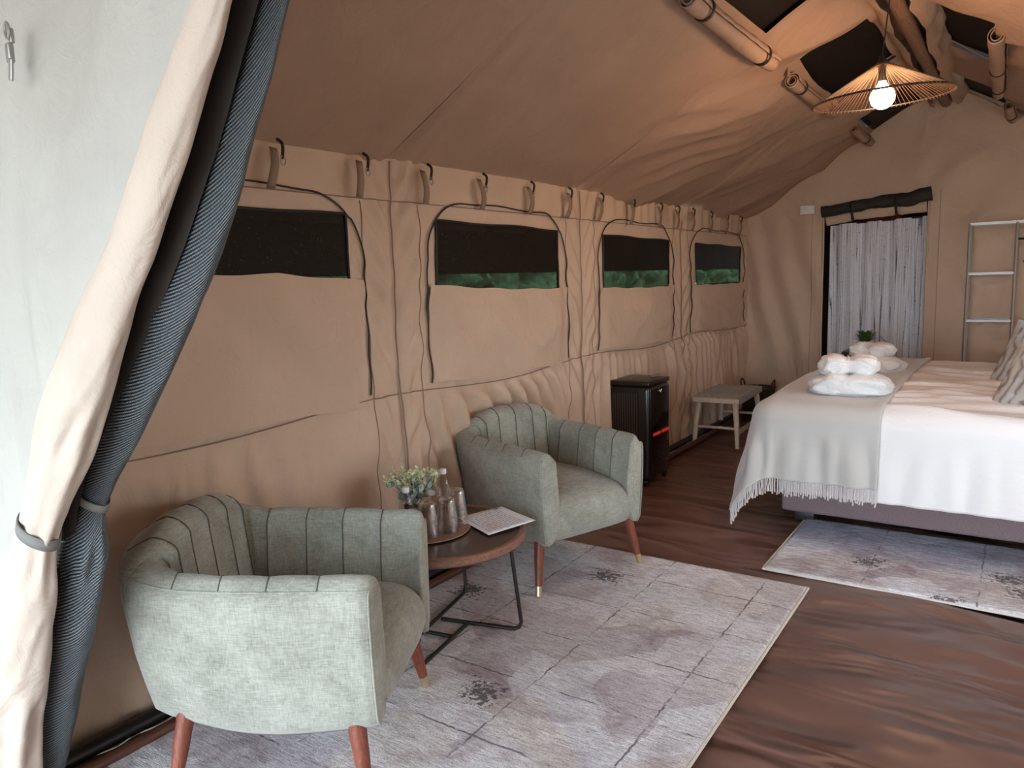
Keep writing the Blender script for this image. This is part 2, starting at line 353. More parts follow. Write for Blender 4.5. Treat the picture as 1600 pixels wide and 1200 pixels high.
# windows --------------------------------------------------------------
m_bush = newmat('hedge_green', (.10, .26, .07), .9); nt = m_bush.node_tree
setc(m_bush, ramp(nt, noise(nt, coords(nt), 12, 5, .7), [(.35, (.03, .08, .025)), (.65, (.15, .27, .12))]))
for i, ((a, b), (c, d)) in enumerate(zip(WIN, ARCH)):
    wn = S(empty('window_%d' % (i+1), (WX, (a+b)/2, WZ0)))
    ly = (a+b)/2
    def loc(P): return [(x-WX, y-ly, z-WZ0) for x, y, z in P]
    # net screen
    Y, Z = np.meshgrid(np.linspace(a-.012, b+.012, 60), np.linspace(0, 1, 16), indexing='ij')
    Zt = wtop(Y)+.004*np.sin(Y*9); Zz = WZ0-.03+(Zt-WZ0+.03)*Z
    o = sheet('mesh_screen', .006+leftdisp(Y, Zz)+.003*vn(Y*6, Zz*5, 21+i), Y-ly, Zz-WZ0, m_net, wn)
    # black binding round the net
    P = [(0, a-.01, z) for z in np.linspace(WZ0, float(wtop(a)), 8)]+[(0, y, float(wtop(y))+.004*math.sin(y*9)) for y in np.linspace(a+.01, b-.01, 24)]+[(0, b+.01, z) for z in np.linspace(float(wtop(b)), WZ0, 8)]
    P = [(WX+.008+float(leftdisp(np.array(y), np.array(z))), y, z) for _, y, z in P]
    o = MB().tube(loc(P), .006, 6).build('net_binding', m_black, wn)
    # arched zip
    pts = []
    zt = 1.905
    for z in np.linspace(.99, 1.60, 14): pts.append((c+.0*z, z))
    for t in np.linspace(0, 1, 16): pts.append((c+(.30)*(1-math.cos(t*PI/2)), 1.60+(zt-1.60)*math.sin(t*PI/2)))
    for y in np.linspace(c+.34, d-.34, 12): pts.append((y, zt))
    for t in np.linspace(0, 1, 16): pts.append((d-.30*(1-math.sin(t*PI/2)) if False else d-.30+.30*math.sin(t*PI/2), zt-(zt-1.60)*(1-math.cos(t*PI/2))))
    for z in np.linspace(1.58, .99, 14): pts.append((d, z))
    pts = [(y, min(z+.006*math.sin(y*11+i)-.01*(y-c)*(z > 1.8), 1.93)) for y, z in pts]
    P = [(WX+float(leftdisp(np.array(y), np.array(z)))+.010, y, z) for y, z in pts]
    MB().tube(loc(P), .0042, 6).build('arched_zip', m_zip, wn)
    # storage pocket flap under the net
    Y, Z = np.meshgrid(np.linspace(c+.012, d-.012, 130), np.linspace(0, 1, 60), indexing='ij')
    ztop = np.minimum(sill(Y), 1.56)-.010*np.sin((Y-c)/(d-c)*PI)+.003*np.sin(Y*17); zbot = 1.01-.045*(Y-c)/(d-c)-.02+.01*np.sin(Y*7)
    Zz = zbot+(ztop-zbot)*Z
    tq = (Y-c)/(d-c)*2-1; slump = .022+.018*np.sin(Z*PI)*(1+.5*vn(Y*2, Z*2, 31+i))+.014*ridge(Y*2.2+Zz*3.0, Zz*3-Y*1.3, 41+i)*np.sin(Z*PI)+.010*np.sin(26*(Zz-.30*tq*tq)+3*vn(Y*2, Zz*2, 45+i))*np.sin(Z*PI)*sst(.95, .2, Z)*(.3+.7*np.abs(tq))
    base = leftdisp(Y, Zz); tt_ = (Y-c)/(d-c); slump = slump*sst(-.01, .12, tt_)*sst(1.01, .88, tt_)
    o = sheet('pocket_flap', base+np.maximum(slump, .007)+.010*sst(.6, .95, Z), Y-ly, Zz-WZ0, m_canvas, wn)
# straps and toggles along the eave
m_strap = newmat('canvas_strap', (.26, .17, .115), .85)
for i, y in enumerate([1.15, 1.60, 1.99, 2.45, 2.877, 3.33, 3.80, 4.247, 4.68, 5.185, 5.69, 6.05, 6.40, 6.85, 7.30, 7.72]):
    x = WX+.035
    st = MB(); ww = .016
    V = []; F = []
    n = 9
    for k in range(n):
        t = k/(n-1); zz = 2.03-.155*t; xx = x+.022*math.sin(t*PI)+.004; yy = y-.045+.012*math.sin(t*3+i)
        V += [(xx, yy-ww*(1+.3*t), zz), (xx+.004, yy+ww, zz-.004)]
    F = [(2*k, 2*k+1, 2*k+3, 2*k+2) for k in range(n-1)]
    o = mk('hanging_strap', V, F, m_strap, wl); md = o.modifiers.new('s', 'SOLIDIFY'); md.thickness = .003
    cd = MB(); cd.tube(smoothpath([(x+.002, y-.01, 2.065), (x+.02, y, 2.045), (x+.012, y+.006, 2.01), (x+.006, y+.004, 1.99)], 4), .0065, 6).build('black_cord', m_black, wl)
    rg = [(x+.012, y+.006+.012*math.cos(t), 1.985+.018*math.sin(t)) for t in np.linspace(0, 2*PI, 12, endpoint=False)]
    MB().tube(rg, .0028, 6, closed=True).build('metal_ring', m_steel, wl)

# back wall with the doorway ------------------------------------------
DX0, DX1, DZ = -1.69, -.775, 2.12
nx, nz = 240, 150
X, T = np.meshgrid(np.linspace(WX-.05, RX+.03, nx), np.linspace(0, 1, nz), indexing='ij')
Z = -.015+(gable(X)+.06+.015)*T
def backdisp(x, z):
    d = .018*vn(x*2.2, z*1.5, 51)+.008*vn(x*6, z*5, 52)
    left = sst(-1.62, -1.75, x)
    d = d+left*(.020*np.sin(x*21+z*4.5+1.1*vn(x*2, z*1.3, 53))*np.sin(np.clip((z)/2.3, 0, 1)*PI)+.012*ridge(x*4+z*1.7, z*.9, 54))
    right = sst(-.8, -.6, x)
    d = d+right*(.026*ridge(x*2.5+z*2.5, z*3-x*2, 55)+.006*np.sin(x*9+z*3))
    d = d+.010*ridge((x+.7)*4/(.4+np.abs(3.2-z)), z*.4, 56)*sst(2.1, 2.4, z)
    return d
cX = (X[:-1, :-1]+X[1:, 1:])/2; cZ = (Z[:-1, :-1]+Z[1:, 1:])/2
keep = ~((cX > DX0) & (cX < DX1) & (cZ < DZ))
wb = S(sheet('wall_back', X, BY-backdisp(X, Z), Z, m_canvas, None, keep), 'tan canvas gable wall at the far end')
MB().tube([(DX0-.004, BY-float(backdisp(np.array(DX0), np.array(z)))-.006, z) for z in np.linspace(.03, DZ, 40)], .010, 8).build('door_edge', m_canvas, wb)
MB().tube([(DX1+.004, BY-float(backdisp(np.array(DX1), np.array(z)))-.006, z) for z in np.linspace(.03, DZ, 40)], .010, 8).build('door_edge', m_canvas, wb)
for xx in (-.68, -1.80):
    MB().tube([(xx, BY-float(backdisp(np.array(xx), np.array(z)))-.002, z) for z in np.linspace(.03, 2.2, 40)], .0022, 6).build('vertical_seam', m_stitch, wb)
# dark space behind the doorway
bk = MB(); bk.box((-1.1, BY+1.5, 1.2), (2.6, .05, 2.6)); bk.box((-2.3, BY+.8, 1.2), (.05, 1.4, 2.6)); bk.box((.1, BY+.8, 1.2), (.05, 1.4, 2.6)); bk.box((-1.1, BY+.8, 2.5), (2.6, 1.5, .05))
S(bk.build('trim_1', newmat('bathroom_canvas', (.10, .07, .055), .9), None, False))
# right wall (outside the frame); translucency and one opening added to brighten the interior
Y, Z = np.meshgrid(np.linspace(FY, BY, 200), np.linspace(.03, EZ, 50), indexing='ij')
m_canvt = canvas_mat('fill_light_canvas', (.47, .34, .26), (.53, .39, .30)); nt = m_canvt.node_tree
tl = N(nt, 'ShaderNodeBsdfTranslucent'); tl.inputs[0].default_value = (.62, .46, .34, 1); mx_ = N(nt, 'ShaderNodeMixShader'); mx_.inputs[0].default_value = .30
nt.links.new(nt.nodes['Principled BSDF'].outputs[0], mx_.inputs[1]); nt.links.new(tl.outputs[0], mx_.inputs[2]); nt.links.new(mx_.outputs[0], nt.nodes['Material Output'].inputs[0])
cY = (Y[:-1, :-1]+Y[1:, 1:])/2; cZ = (Z[:-1, :-1]+Z[1:, 1:])/2
keep = np.ones_like(cY, bool)
for a, b in WIN[1:2]: keep &= ~((cY > a) & (cY < b) & (cZ > 1.0) & (cZ < 1.85))  # unseen opening added so daylight reaches the opposite wall
S(sheet('wall_right', RX-.016*vn(Y*2, Z*2, 61)-.006*vn(Y*6, Z*5, 62), Y, Z, m_canvt, None, keep), 'tan canvas side wall behind the bed head')

Y, Z = np.meshgrid(np.linspace(-2.6, FY, 60), np.linspace(-.02, EZ+.1, 20), indexing='ij')
S(sheet('wall_light_block', RX+.02-.016*vn(Y*2, Z*2, 61), Y, Z, m_outer), 'added unseen canvas wall blocking side light on the veranda')  # unseen wall added so daylight enters only from the front
# roof ------------------------------------------------------------------
SKL = [(3.15, 4.37), (5.08, 6.28), (7.05, 8.02)]
SKX = (-1.235, -.85)
SKXR = (-.60, -.20)
def roofdrop(y, x, seed, mir=1):
    """displacement downwards (m), sag in each bay and diagonal folds"""
    d = np.zeros_like(y)
    bays = [-2.6, -.9]+SEAMS
    for a, b in zip(bays[:-1], bays[1:]):
        t = (y-a)/(b-a); d = d+np.where((t >= 0) & (t <= 1), .045*np.sin(np.clip(t, 0, 1)*PI), 0)
    e = np.clip((x-WX)/(AX-WX), 0, 1) if mir > 0 else np.clip((RX-x)/(RX-AX), 0, 1)
    d = d*np.sin(np.clip(e, .02, .98)*PI)**.5
    amp = sst(3.9, 5.2, y)
    d = d+amp*(.036*ridge(y*1.5-e*3.6+.5*vn(y*1.2, e*3, seed), e*1.2+y*.4, seed+1)+.016*ridge(y*3.2-e*7+.4*vn(y*2, e*4, seed), e*1.5+y*.5, seed+6))+amp*.009*np.sin(y*9-e*13+4*vn(y*.8, e*2, seed+2))
    d = d+.008*vn(y*1.1, e*3, seed+3)*(1-amp)+.003*vn(y*5, e*9, seed+4)
    for s_ in SEAMS[1:-1]: d = d-.014*np.exp(-((y-s_)/.02)**2)+.012*ridge((y-s_)*7+e*3, e*2, seed+5)*np.exp(-((y-s_)/.22)**2)
    return d*.9
ceil = S(empty('ceiling', (AX, 3, RZ)), 'brown canvas tent ceiling with mesh skylights')
def slope(side):
    ny, ns = 700, 110
    x0, x1 = (WX-.02, AX) if side > 0 else (RX+.02, AX)
    X, Y = np.meshgrid(np.linspace(x0, x1, ns), np.linspace(-2.6, BY+.02, ny), indexing='ij')
    Z = gable(X)-roofdrop(Y, X, 70 if side > 0 else 90, side)
    sx = SKX if side > 0 else SKXR
    cX = (X[:-1, :-1]+X[1:, 1:])/2; cY = (Y[:-1, :-1]+Y[1:, 1:])/2
    keep = np.ones_like(cX, bool)
    for a, b in SKL: keep &= ~((cX > sx[0]) & (cX < sx[1]) & (cY > a) & (cY < b))
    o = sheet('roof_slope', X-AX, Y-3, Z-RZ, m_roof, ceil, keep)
    for a, b in SKL:
        X, Y = np.meshgrid(np.linspace(sx[0]-.03, sx[1]+.03, 14), np.linspace(a-.03, b+.03, 30), indexing='ij')
        Z = gable(X)+.022
        sheet('skylight_net', X-AX, Y-3, Z-RZ, m_skynet, ceil)
    return o
slope(1); slope(-1)
def rz_(x, y, seed=70): return float(gable(x)-roofdrop(np.array(float(y)), np.array(float(x)), seed, 1 if x < AX else -1))
for s_ in SEAMS[1:-1]:
    for x0 in (WX, RX):
        xs = np.linspace(x0, AX, 30)
        MB().tube([(x-AX, s_-.02+.015*math.sin(x*5)-3, rz_(x, s_, 70 if x0 < AX else 90)-RZ-.002) for x in xs], .005, 6).build('rafter_seam', m_stitch, ceil)
# ridge pole with loose fabric sleeve
m_ridge = wood('ridge_pole_wood', (.12, .055, .03), (.28, .15, .09), (40, 3, 40), .6)
MB().tube([(0, y-3, -.16+.004*math.sin(y*3)) for y in np.linspace(-2.5, BY-.02, 60)], .045, 12).build('ridge_pole', m_ridge, ceil)
for sgn in (-1, 1):
    Y, T = np.meshgrid(np.linspace(-2.5, BY-.05, 300), np.linspace(0, 1, 14), indexing='ij')
    Xs = sgn*(.17-.10*T+.010*np.sin(Y*7+T*2)*T+.015*vn(Y*6, T*3, 66)); Zs = -.085-.10*T-.03*np.sin(T*PI)-.015*np.abs(np.sin(Y*1.76))*T
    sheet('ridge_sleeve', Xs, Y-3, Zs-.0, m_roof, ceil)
# rolled skylight covers -------------------------------------------------
def spiral_roll(name, p0, p1, r0, r1, label, parent=None, ends=True, straps=(.5,), mat=m_roof):
    p0 = Vector(p0); p1 = Vector(p1); L = (p1-p0).length; d = (p1-p0)/L
    rt = empty(name, p0); tag(rt, label, 'rolled cover', 'rolled skylight covers')
    a = Vector((0, 0, 1)); nrm = (a-d*a.dot(d)).normalized(); b = d.cross(nrm)
    n = 40; V = []; k = 46
    for i in range(n):
        t = i/(n-1); c = d*(L*t)+Vector((0, 0, -.012*math.sin(t*PI)))
        rr = r0+(r1-r0)*t
        for s_ in straps: rr *= 1-.20*math.exp(-((t-s_)*L/.03)**2)
        for j in range(k):
            q = j/(k-1); an = q*2*PI*2.2+.4; rad = rr*(.42+.58*q)*(1+.05*math.sin(an*2+t*9)+.03*math.sin(t*40+an))
            V.append(c+nrm*math.cos(an)*rad+b*math.sin(an)*rad)
    F = [(i*k+j, i*k+j+1, (i+1)*k+j+1, (i+1)*k+j) for i in range(n-1) for j in range(k-1)]
    o = mk('rolled_canvas', V, F, mat, rt); md = o.modifiers.new('s', 'SOLIDIFY'); md.thickness = .004
    for s_ in straps:
        c = d*(L*s_); rr = (r0+(r1-r0)*s_)*.86
        V = []; F = []; m_ = 24
        for j in range(m_):
            an = 2*PI*j/m_
            for h in (-.011, .011): V.append(c+d*h+(nrm*math.cos(an)+b*math.sin(an))*rr)
        F = [(2*j, 2*((j+1) % m_), 2*((j+1) % m_)+1, 2*j+1) for j in range(m_)]
        o = mk('strap', V, F, m_black, rt); md = o.modifiers.new('s', 'SOLIDIFY'); md.thickness = .005; md.offset = 1
    # grommet corner tab hanging at one end
    tb = MB(); tb.box((0, 0, 0), (.004, .05, .07)); o = tb.build('corner_tab', mat, rt, False); o.location = d*(-.03)+Vector((-.01, 0, .05))
    return rt
gl = lambda x: float(gable(x))
spiral_roll('rolled_skylight_cover', (-1.27, 3.30, gl(-1.27)-.085), (-1.27, 4.60, gl(-1.27)-.085), .055, .06, 'thick rolled canvas skylight cover at the top edge, nearest of the left slope', straps=(.15, .85))
spiral_roll('rolled_skylight_cover', (-1.28, 5.10, gl(-1.28)-.08), (-1.28, 6.34, gl(-1.28)-.08), .05, .05, 'rolled canvas skylight cover on the left slope, partly hidden by the lamp shade', straps=(.18, .8))
spiral_roll('rolled_skylight_cover', (-1.28, 7.18, gl(-1.28)-.075), (-1.28, 8.02, gl(-1.28)-.085), .045, .045, 'short rolled canvas skylight cover beside the far gable wall, below the lamp', straps=(.7,))
spiral_roll('rolled_skylight_cover', (-.20, 5.20, gl(-.20)-.08), (-.24, 7.10, gl(-.24)-.08), .055, .05, 'long rolled canvas skylight cover on the right slope with two black straps', straps=(.5, .86))
spiral_roll('rolled_skylight_cover', (-.18, 7.45, gl(-.18)-.08), (-.16, 8.0, gl(-.16)-.09), .045, .045, 'small rolled canvas skylight cover right of the lamp beside the gable wall', straps=(.7,))
# outer fly (shades the inner roof) and veranda
fl = MB()
for s_, xe in ((-1, WX-.75), (1, RX+.75)):
    x0, z0 = AX, RZ+.28; ze = 1.93
    fl.add([(x0, -2.9, z0), (xe, -2.9, ze), (xe, 14, ze), (x0, 14, z0), (x0, -2.9, z0+.02), (xe, -2.9, ze+.02), (xe, 14, ze+.02), (x0, 14, z0+.02)],
           [(0, 1, 2, 3), (7, 6, 5, 4), (0, 4, 5, 1), (1, 5, 6, 2), (2, 6, 7, 3)])
S(fl.build('trim_2', m_dark, None, False))
sk = MB().box((WX-.76, 6.5, 1.76), (.02, 14.5, .42)); S(sk.build('trim_3', m_dark, None, False))
hd = []
X_, Z_ = np.meshgrid(np.linspace(-1.5, 18, 360), np.linspace(-.1, 1, 40), indexing='ij')
Zh = Z_*2.2; S(tag(sheet('hedge', WX-2.6+.22*vn(X_*5, Zh*6, 33)+.1*vn(X_*14, Zh*14, 34), X_, Zh, m_bush), kind='structure'))

# poles along the foot of the left wall ----------------------------------
tag(MB().tube([(WX+.055, y, .052+.004*math.sin(y*2)) for y in np.linspace(.95, 8.0, 40)], .026, 10).build('ground_pole', m_blackmetal), 'black pole lying along the foot of the side wall', 'pole')
tag(MB().tube([(WX+.115, y, .030+.003*math.sin(y*3)) for y in np.linspace(.95, 7.9, 40)], .021, 10).build('ground_pole', m_pole), 'red-brown wooden pole lying on the floor along the side wall', 'pole')

# ================================================================== DOOR FLAPS at the front
def swept(name, pts, rads, mat, parent, n=40, m=150, flat=.8, wr=.05, seed=0, uvs=(6, 1), twist=0, nrmdir=(0, 1, 0), pinch=()):
    P = np.array(smoothpath(pts, 20)); L = np.r_[0, np.cumsum(np.linalg.norm(np.diff(P, axis=0), axis=1))]
    s = np.linspace(0, L[-1], m); Q = np.stack([np.interp(s, L, P[:, k]) for k in range(3)], -1)
    if not hasattr(rads[0], '__len__'):
        cp = np.array(pts, float); cc = np.r_[0, np.cumsum(np.linalg.norm(np.diff(cp, axis=0), axis=1))]; rads = list(zip(cc/cc[-1], rads))
    R = np.interp(s/L[-1], [q[0] for q in rads], [q[1] for q in rads])
    T = np.gradient(Q, axis=0); T /= np.linalg.norm(T, axis=1)[:, None]
    nd = np.array(nrmdir, float); Nn = nd-T*(T@nd)[:, None]; Nn /= np.linalg.norm(Nn, axis=1)[:, None]; B = np.cross(T, Nn)
    an = np.linspace(0, 2*PI, n, endpoint=False)
    A, SS = np.meshgrid(an, s, indexing='xy')
    W = 1+wr*(vn(A*1.5+20, SS*9, seed)*.8+ridge(np.cos(A)*2.5+SS*4+9, SS*9+np.sin(A)*2, seed+1)*.5)
    for p_, wd in pinch:
        W += .10*np.exp(-((SS/L[-1]-p_)/wd)**2)*np.sin(A*7+seed)
    W[:, :] *= 1
    V = Q[:, None, :]+(Nn[:, None, :]*np.cos(A)[..., None]*flat+B[:, None, :]*np.sin(A)[..., None])*(R[:, None]*W)[..., None]
    F = []
    idx = np.arange(m*n).reshape(m, n)
    F = np.stack([idx[:-1], np.roll(idx, -1, 1)[:-1], np.roll(idx, -1, 1)[1:], idx[1:]], -1).reshape(-1, 4).tolist()
    F += [idx[0].tolist()[::-1], idx[-1].tolist()]
    uv = np.stack([A/(2*PI)*.34, SS], -1).reshape(-1, 2)
    return mk(name, V.reshape(-1, 3), F, mat, parent, True, uv), Q, R
# outer wall of the front, left of the door, daylight tinted into its colour
tanp = [(-.74, .80, 2.62), (-.92, .80, 2.27), (-1.109, .80, 1.962), (-1.178, .80, 1.875), (-1.250, .80, 1.781), (-1.333, .80, 1.679), (-1.430, .80, 1.568), (-1.545, .80, 1.445), (-1.660, .80, 1.308), (-1.815, .80, 1.120), (-1.948, .80, .935), (-2.03, .80, .78), (-2.155, .80, .57), (-2.265, .80, .34), (-2.34, .80, .07)]
tanr = [.04, .04, .040, .048, .054, .056, .056, .072, .086, .082, .062, .092, .118, .125, .12]
fr = tag(empty('rolled_door_flap', (-1.95, .80, 0)), 'pale canvas door flap rolled and tied back, left of the black mesh roll', 'door flap')
o, Q, R = swept('rolled_canvas', [(x+1.95, y-.80, z) for x, y, z in tanp], tanr, m_roll, fr, wr=.07, seed=101, m=240, n=56, pinch=((.69, .04), (.57, .04), (.9, .05)), flat=.5)
P0 = Vector((0.0, 0.0, .93))
def ringstrap(c, axis, rad, w, mat, parent, thick=.004, sx=1.06):
    d = Vector(axis).normalized(); a = Vector((0, 1, 0)); nn = (a-d*a.dot(d)).normalized(); b = d.cross(nn); V = []; m_ = 28
    for j in range(m_):
        an = 2*PI*j/m_
        for h in (-w/2, w/2): V.append(Vector(c)+d*(h+.004*math.sin(an*2))+nn*math.cos(an)*rad*.6+b*math.sin(an)*rad*sx)
    F = [(2*j, 2*((j+1) % m_), 2*((j+1) % m_)+1, 2*j+1) for j in range(m_)]
    o = mk('tie_strap', V, F, mat, parent); md = o.modifiers.new('s', 'SOLIDIFY'); md.thickness = thick; md.offset = 1; return o
m_web = newmat('grey_webbing', (.16, .155, .14), .8)
ringstrap((0.002, 0, .935), (-.5, 0, -1), .062, .032, m_web, fr)
# black mesh roll
mp_ = [(-.70, .90, 2.66), (-.88, .90, 2.32), (-1.088, .90, 1.984), (-1.144, .90, 1.890), (-1.213, .90, 1.791), (-1.285, .90, 1.682), (-1.375, .90, 1.566), (-1.496, .90, 1.439), (-1.628, .90, 1.296), (-1.785, .90, 1.133), (-1.883, .90, 1.003), (-1.955, .90, .868), (-2.055, .90, .676), (-2.178, .90, .455), (-2.300, .90, .212), (-2.345, .90, .10)]
mrr = [.036, .038, .040, .046, .053, .060, .064, .072, .074, .072, .050, .088, .096, .096, .092, .08]
mr = tag(empty('rolled_mesh_door', (-1.9, .90, 0)), 'long black woven mesh door rolled up diagonally and tied, beside the armchair', 'mesh door')
swept('rolled_mesh', [(x+1.9, y-.90, z) for x, y, z in mp_], mrr, m_mesh, mr, wr=.05, seed=111, m=260, n=48, uvs=(6, 1), pinch=((.72, .03),), flat=.5)
ringstrap((.017, 0, 1.003), (-.55, 0, -1), .052, .022, m_web, mr)
# dark sheet filling the gap between the two rolls
n = 60; ts = np.linspace(0, 1, n)
pa = np.array(smoothpath(tanp, 10)); pb = np.array(smoothpath(mp_, 10))
def atz(P, z): o = np.argsort(P[:, 2]); return np.interp(z, P[o, 2], P[o, 0])
Zg = np.linspace(.08, 2.6, n)
Zm, T = np.meshgrid(Zg, np.linspace(0, 1, 10), indexing='ij')
Xa = atz(pa, Zm)-.15*sst(.5, 1.3, Zm); Xb = np.maximum(atz(pb, Zm)+.02, Xa)
o = sheet('dark_gap_sheet', Xa+(Xb-Xa)*T, .865+.012*np.sin(T*PI*2)+.004*vn(Zm*9, T*4, 3), Zm, m_dark); o.parent = mr; o.location = (1.9, -.90, 0)
# front wall left
nz, nxx = 150, 170
Zm, T = np.meshgrid(np.linspace(0.0, 2.62, nz), np.linspace(0, 1, nxx), indexing='ij')
Xr = atz(pa, np.clip(Zm, .1, 2.6)); Xl = np.full_like(Zm, -3.9)
Xm = Xl+(Xr-Xl)*T
Yd = .835-.02*vn(Xm*2.5, Zm*1.3, 120)-.024*ridge(Xm*3+Zm*1.2, Zm*1.1-Xm, 121)-.020*ridge(Xm*5, Zm*.9+3, 122)*sst(-2.4, -1.8, Xm)-.006*vn(Xm*9, Zm*6, 123)-.02*sst(1.3, .9, Zm)*np.sin(Xm*14+Zm*3)*.6
wf = S(sheet('wall_front', Xm, Yd, Zm, m_outer, None, (gable(np.clip((Xm[:-1, :-1]+Xm[1:, 1:])/2, WX, RX)) > -1)), 'canvas front wall outside the door opening, daylight tinted into its colour')
# inside face of that wall: same sheet; zip slider on it
zp = MB(); zp.box((-1.775, .79, 2.035), (.012, .008, .03), 0, .002); zp.box((-1.778, .785, 2.0), (.018, .012, .04), 0, .004); zp.box((-1.77, .78, 1.965), (.014, .006, .045), 0, .003, Matrix.Rotation(.25, 3, 'Y'))
zp.tube([(-1.778+.009*math.cos(t), .784, 2.045+.016*math.sin(t)) for t in np.linspace(0, 2*PI, 12, endpoint=False)], .003, 6, closed=True)
zp.build('zip_slider', m_steel, wf)

# ================================================================== RUGS
def rug(name, x0, x1, y0, y1, rz, mat, label, wavy=.003):
    rt = tag(empty(name, (x0, y0, 0), rz), label, 'rug'); W, H_ = x1-x0, y1-y0
    X, Y = np.meshgrid(np.linspace(0, W, 150), np.linspace(0, H_, 200), indexing='ij')
    wob = .004*np.sin(Y*40)+.003*vn(Y*30, Y*0, 3)
    e = np.minimum.reduce([X, W-X, Y, H_-Y]); Z = .014*sst(0, .012, e)+.0015*vn(X*20, Y*60, 130)+.0010*vn(X*70, Y*70, 131)+.003
    Z[0, :] = Z[-1, :] = -.003; Z[:, 0] = Z[:, -1] = -.003
    sheet('pile', X, Y, Z, mat, rt)
    c = [(0, 0), (W, 0), (W, H_), (0, H_)]
    P = []
    for k in range(4):
        a, b = c[k], c[(k+1) % 4]
        for t in np.linspace(0, 1, 30, endpoint=False): P.append((a[0]+(b[0]-a[0])*t, a[1]+(b[1]-a[1])*t, .005))
    MB().tube(P, .006, 6, closed=True).build('binding', m_binding, rt)
    return rt
rug('patterned_rug', -2.36, -.775, .70, 3.58, math.radians(0), m_rug1, 'large distressed lavender-grey patchwork rug under the armchairs and table')
rug('patterned_rug', -1.03, 1.03, 3.72, 4.62, 0, m_rug2, 'narrow blue-grey patchwork rug lying beside the bed')

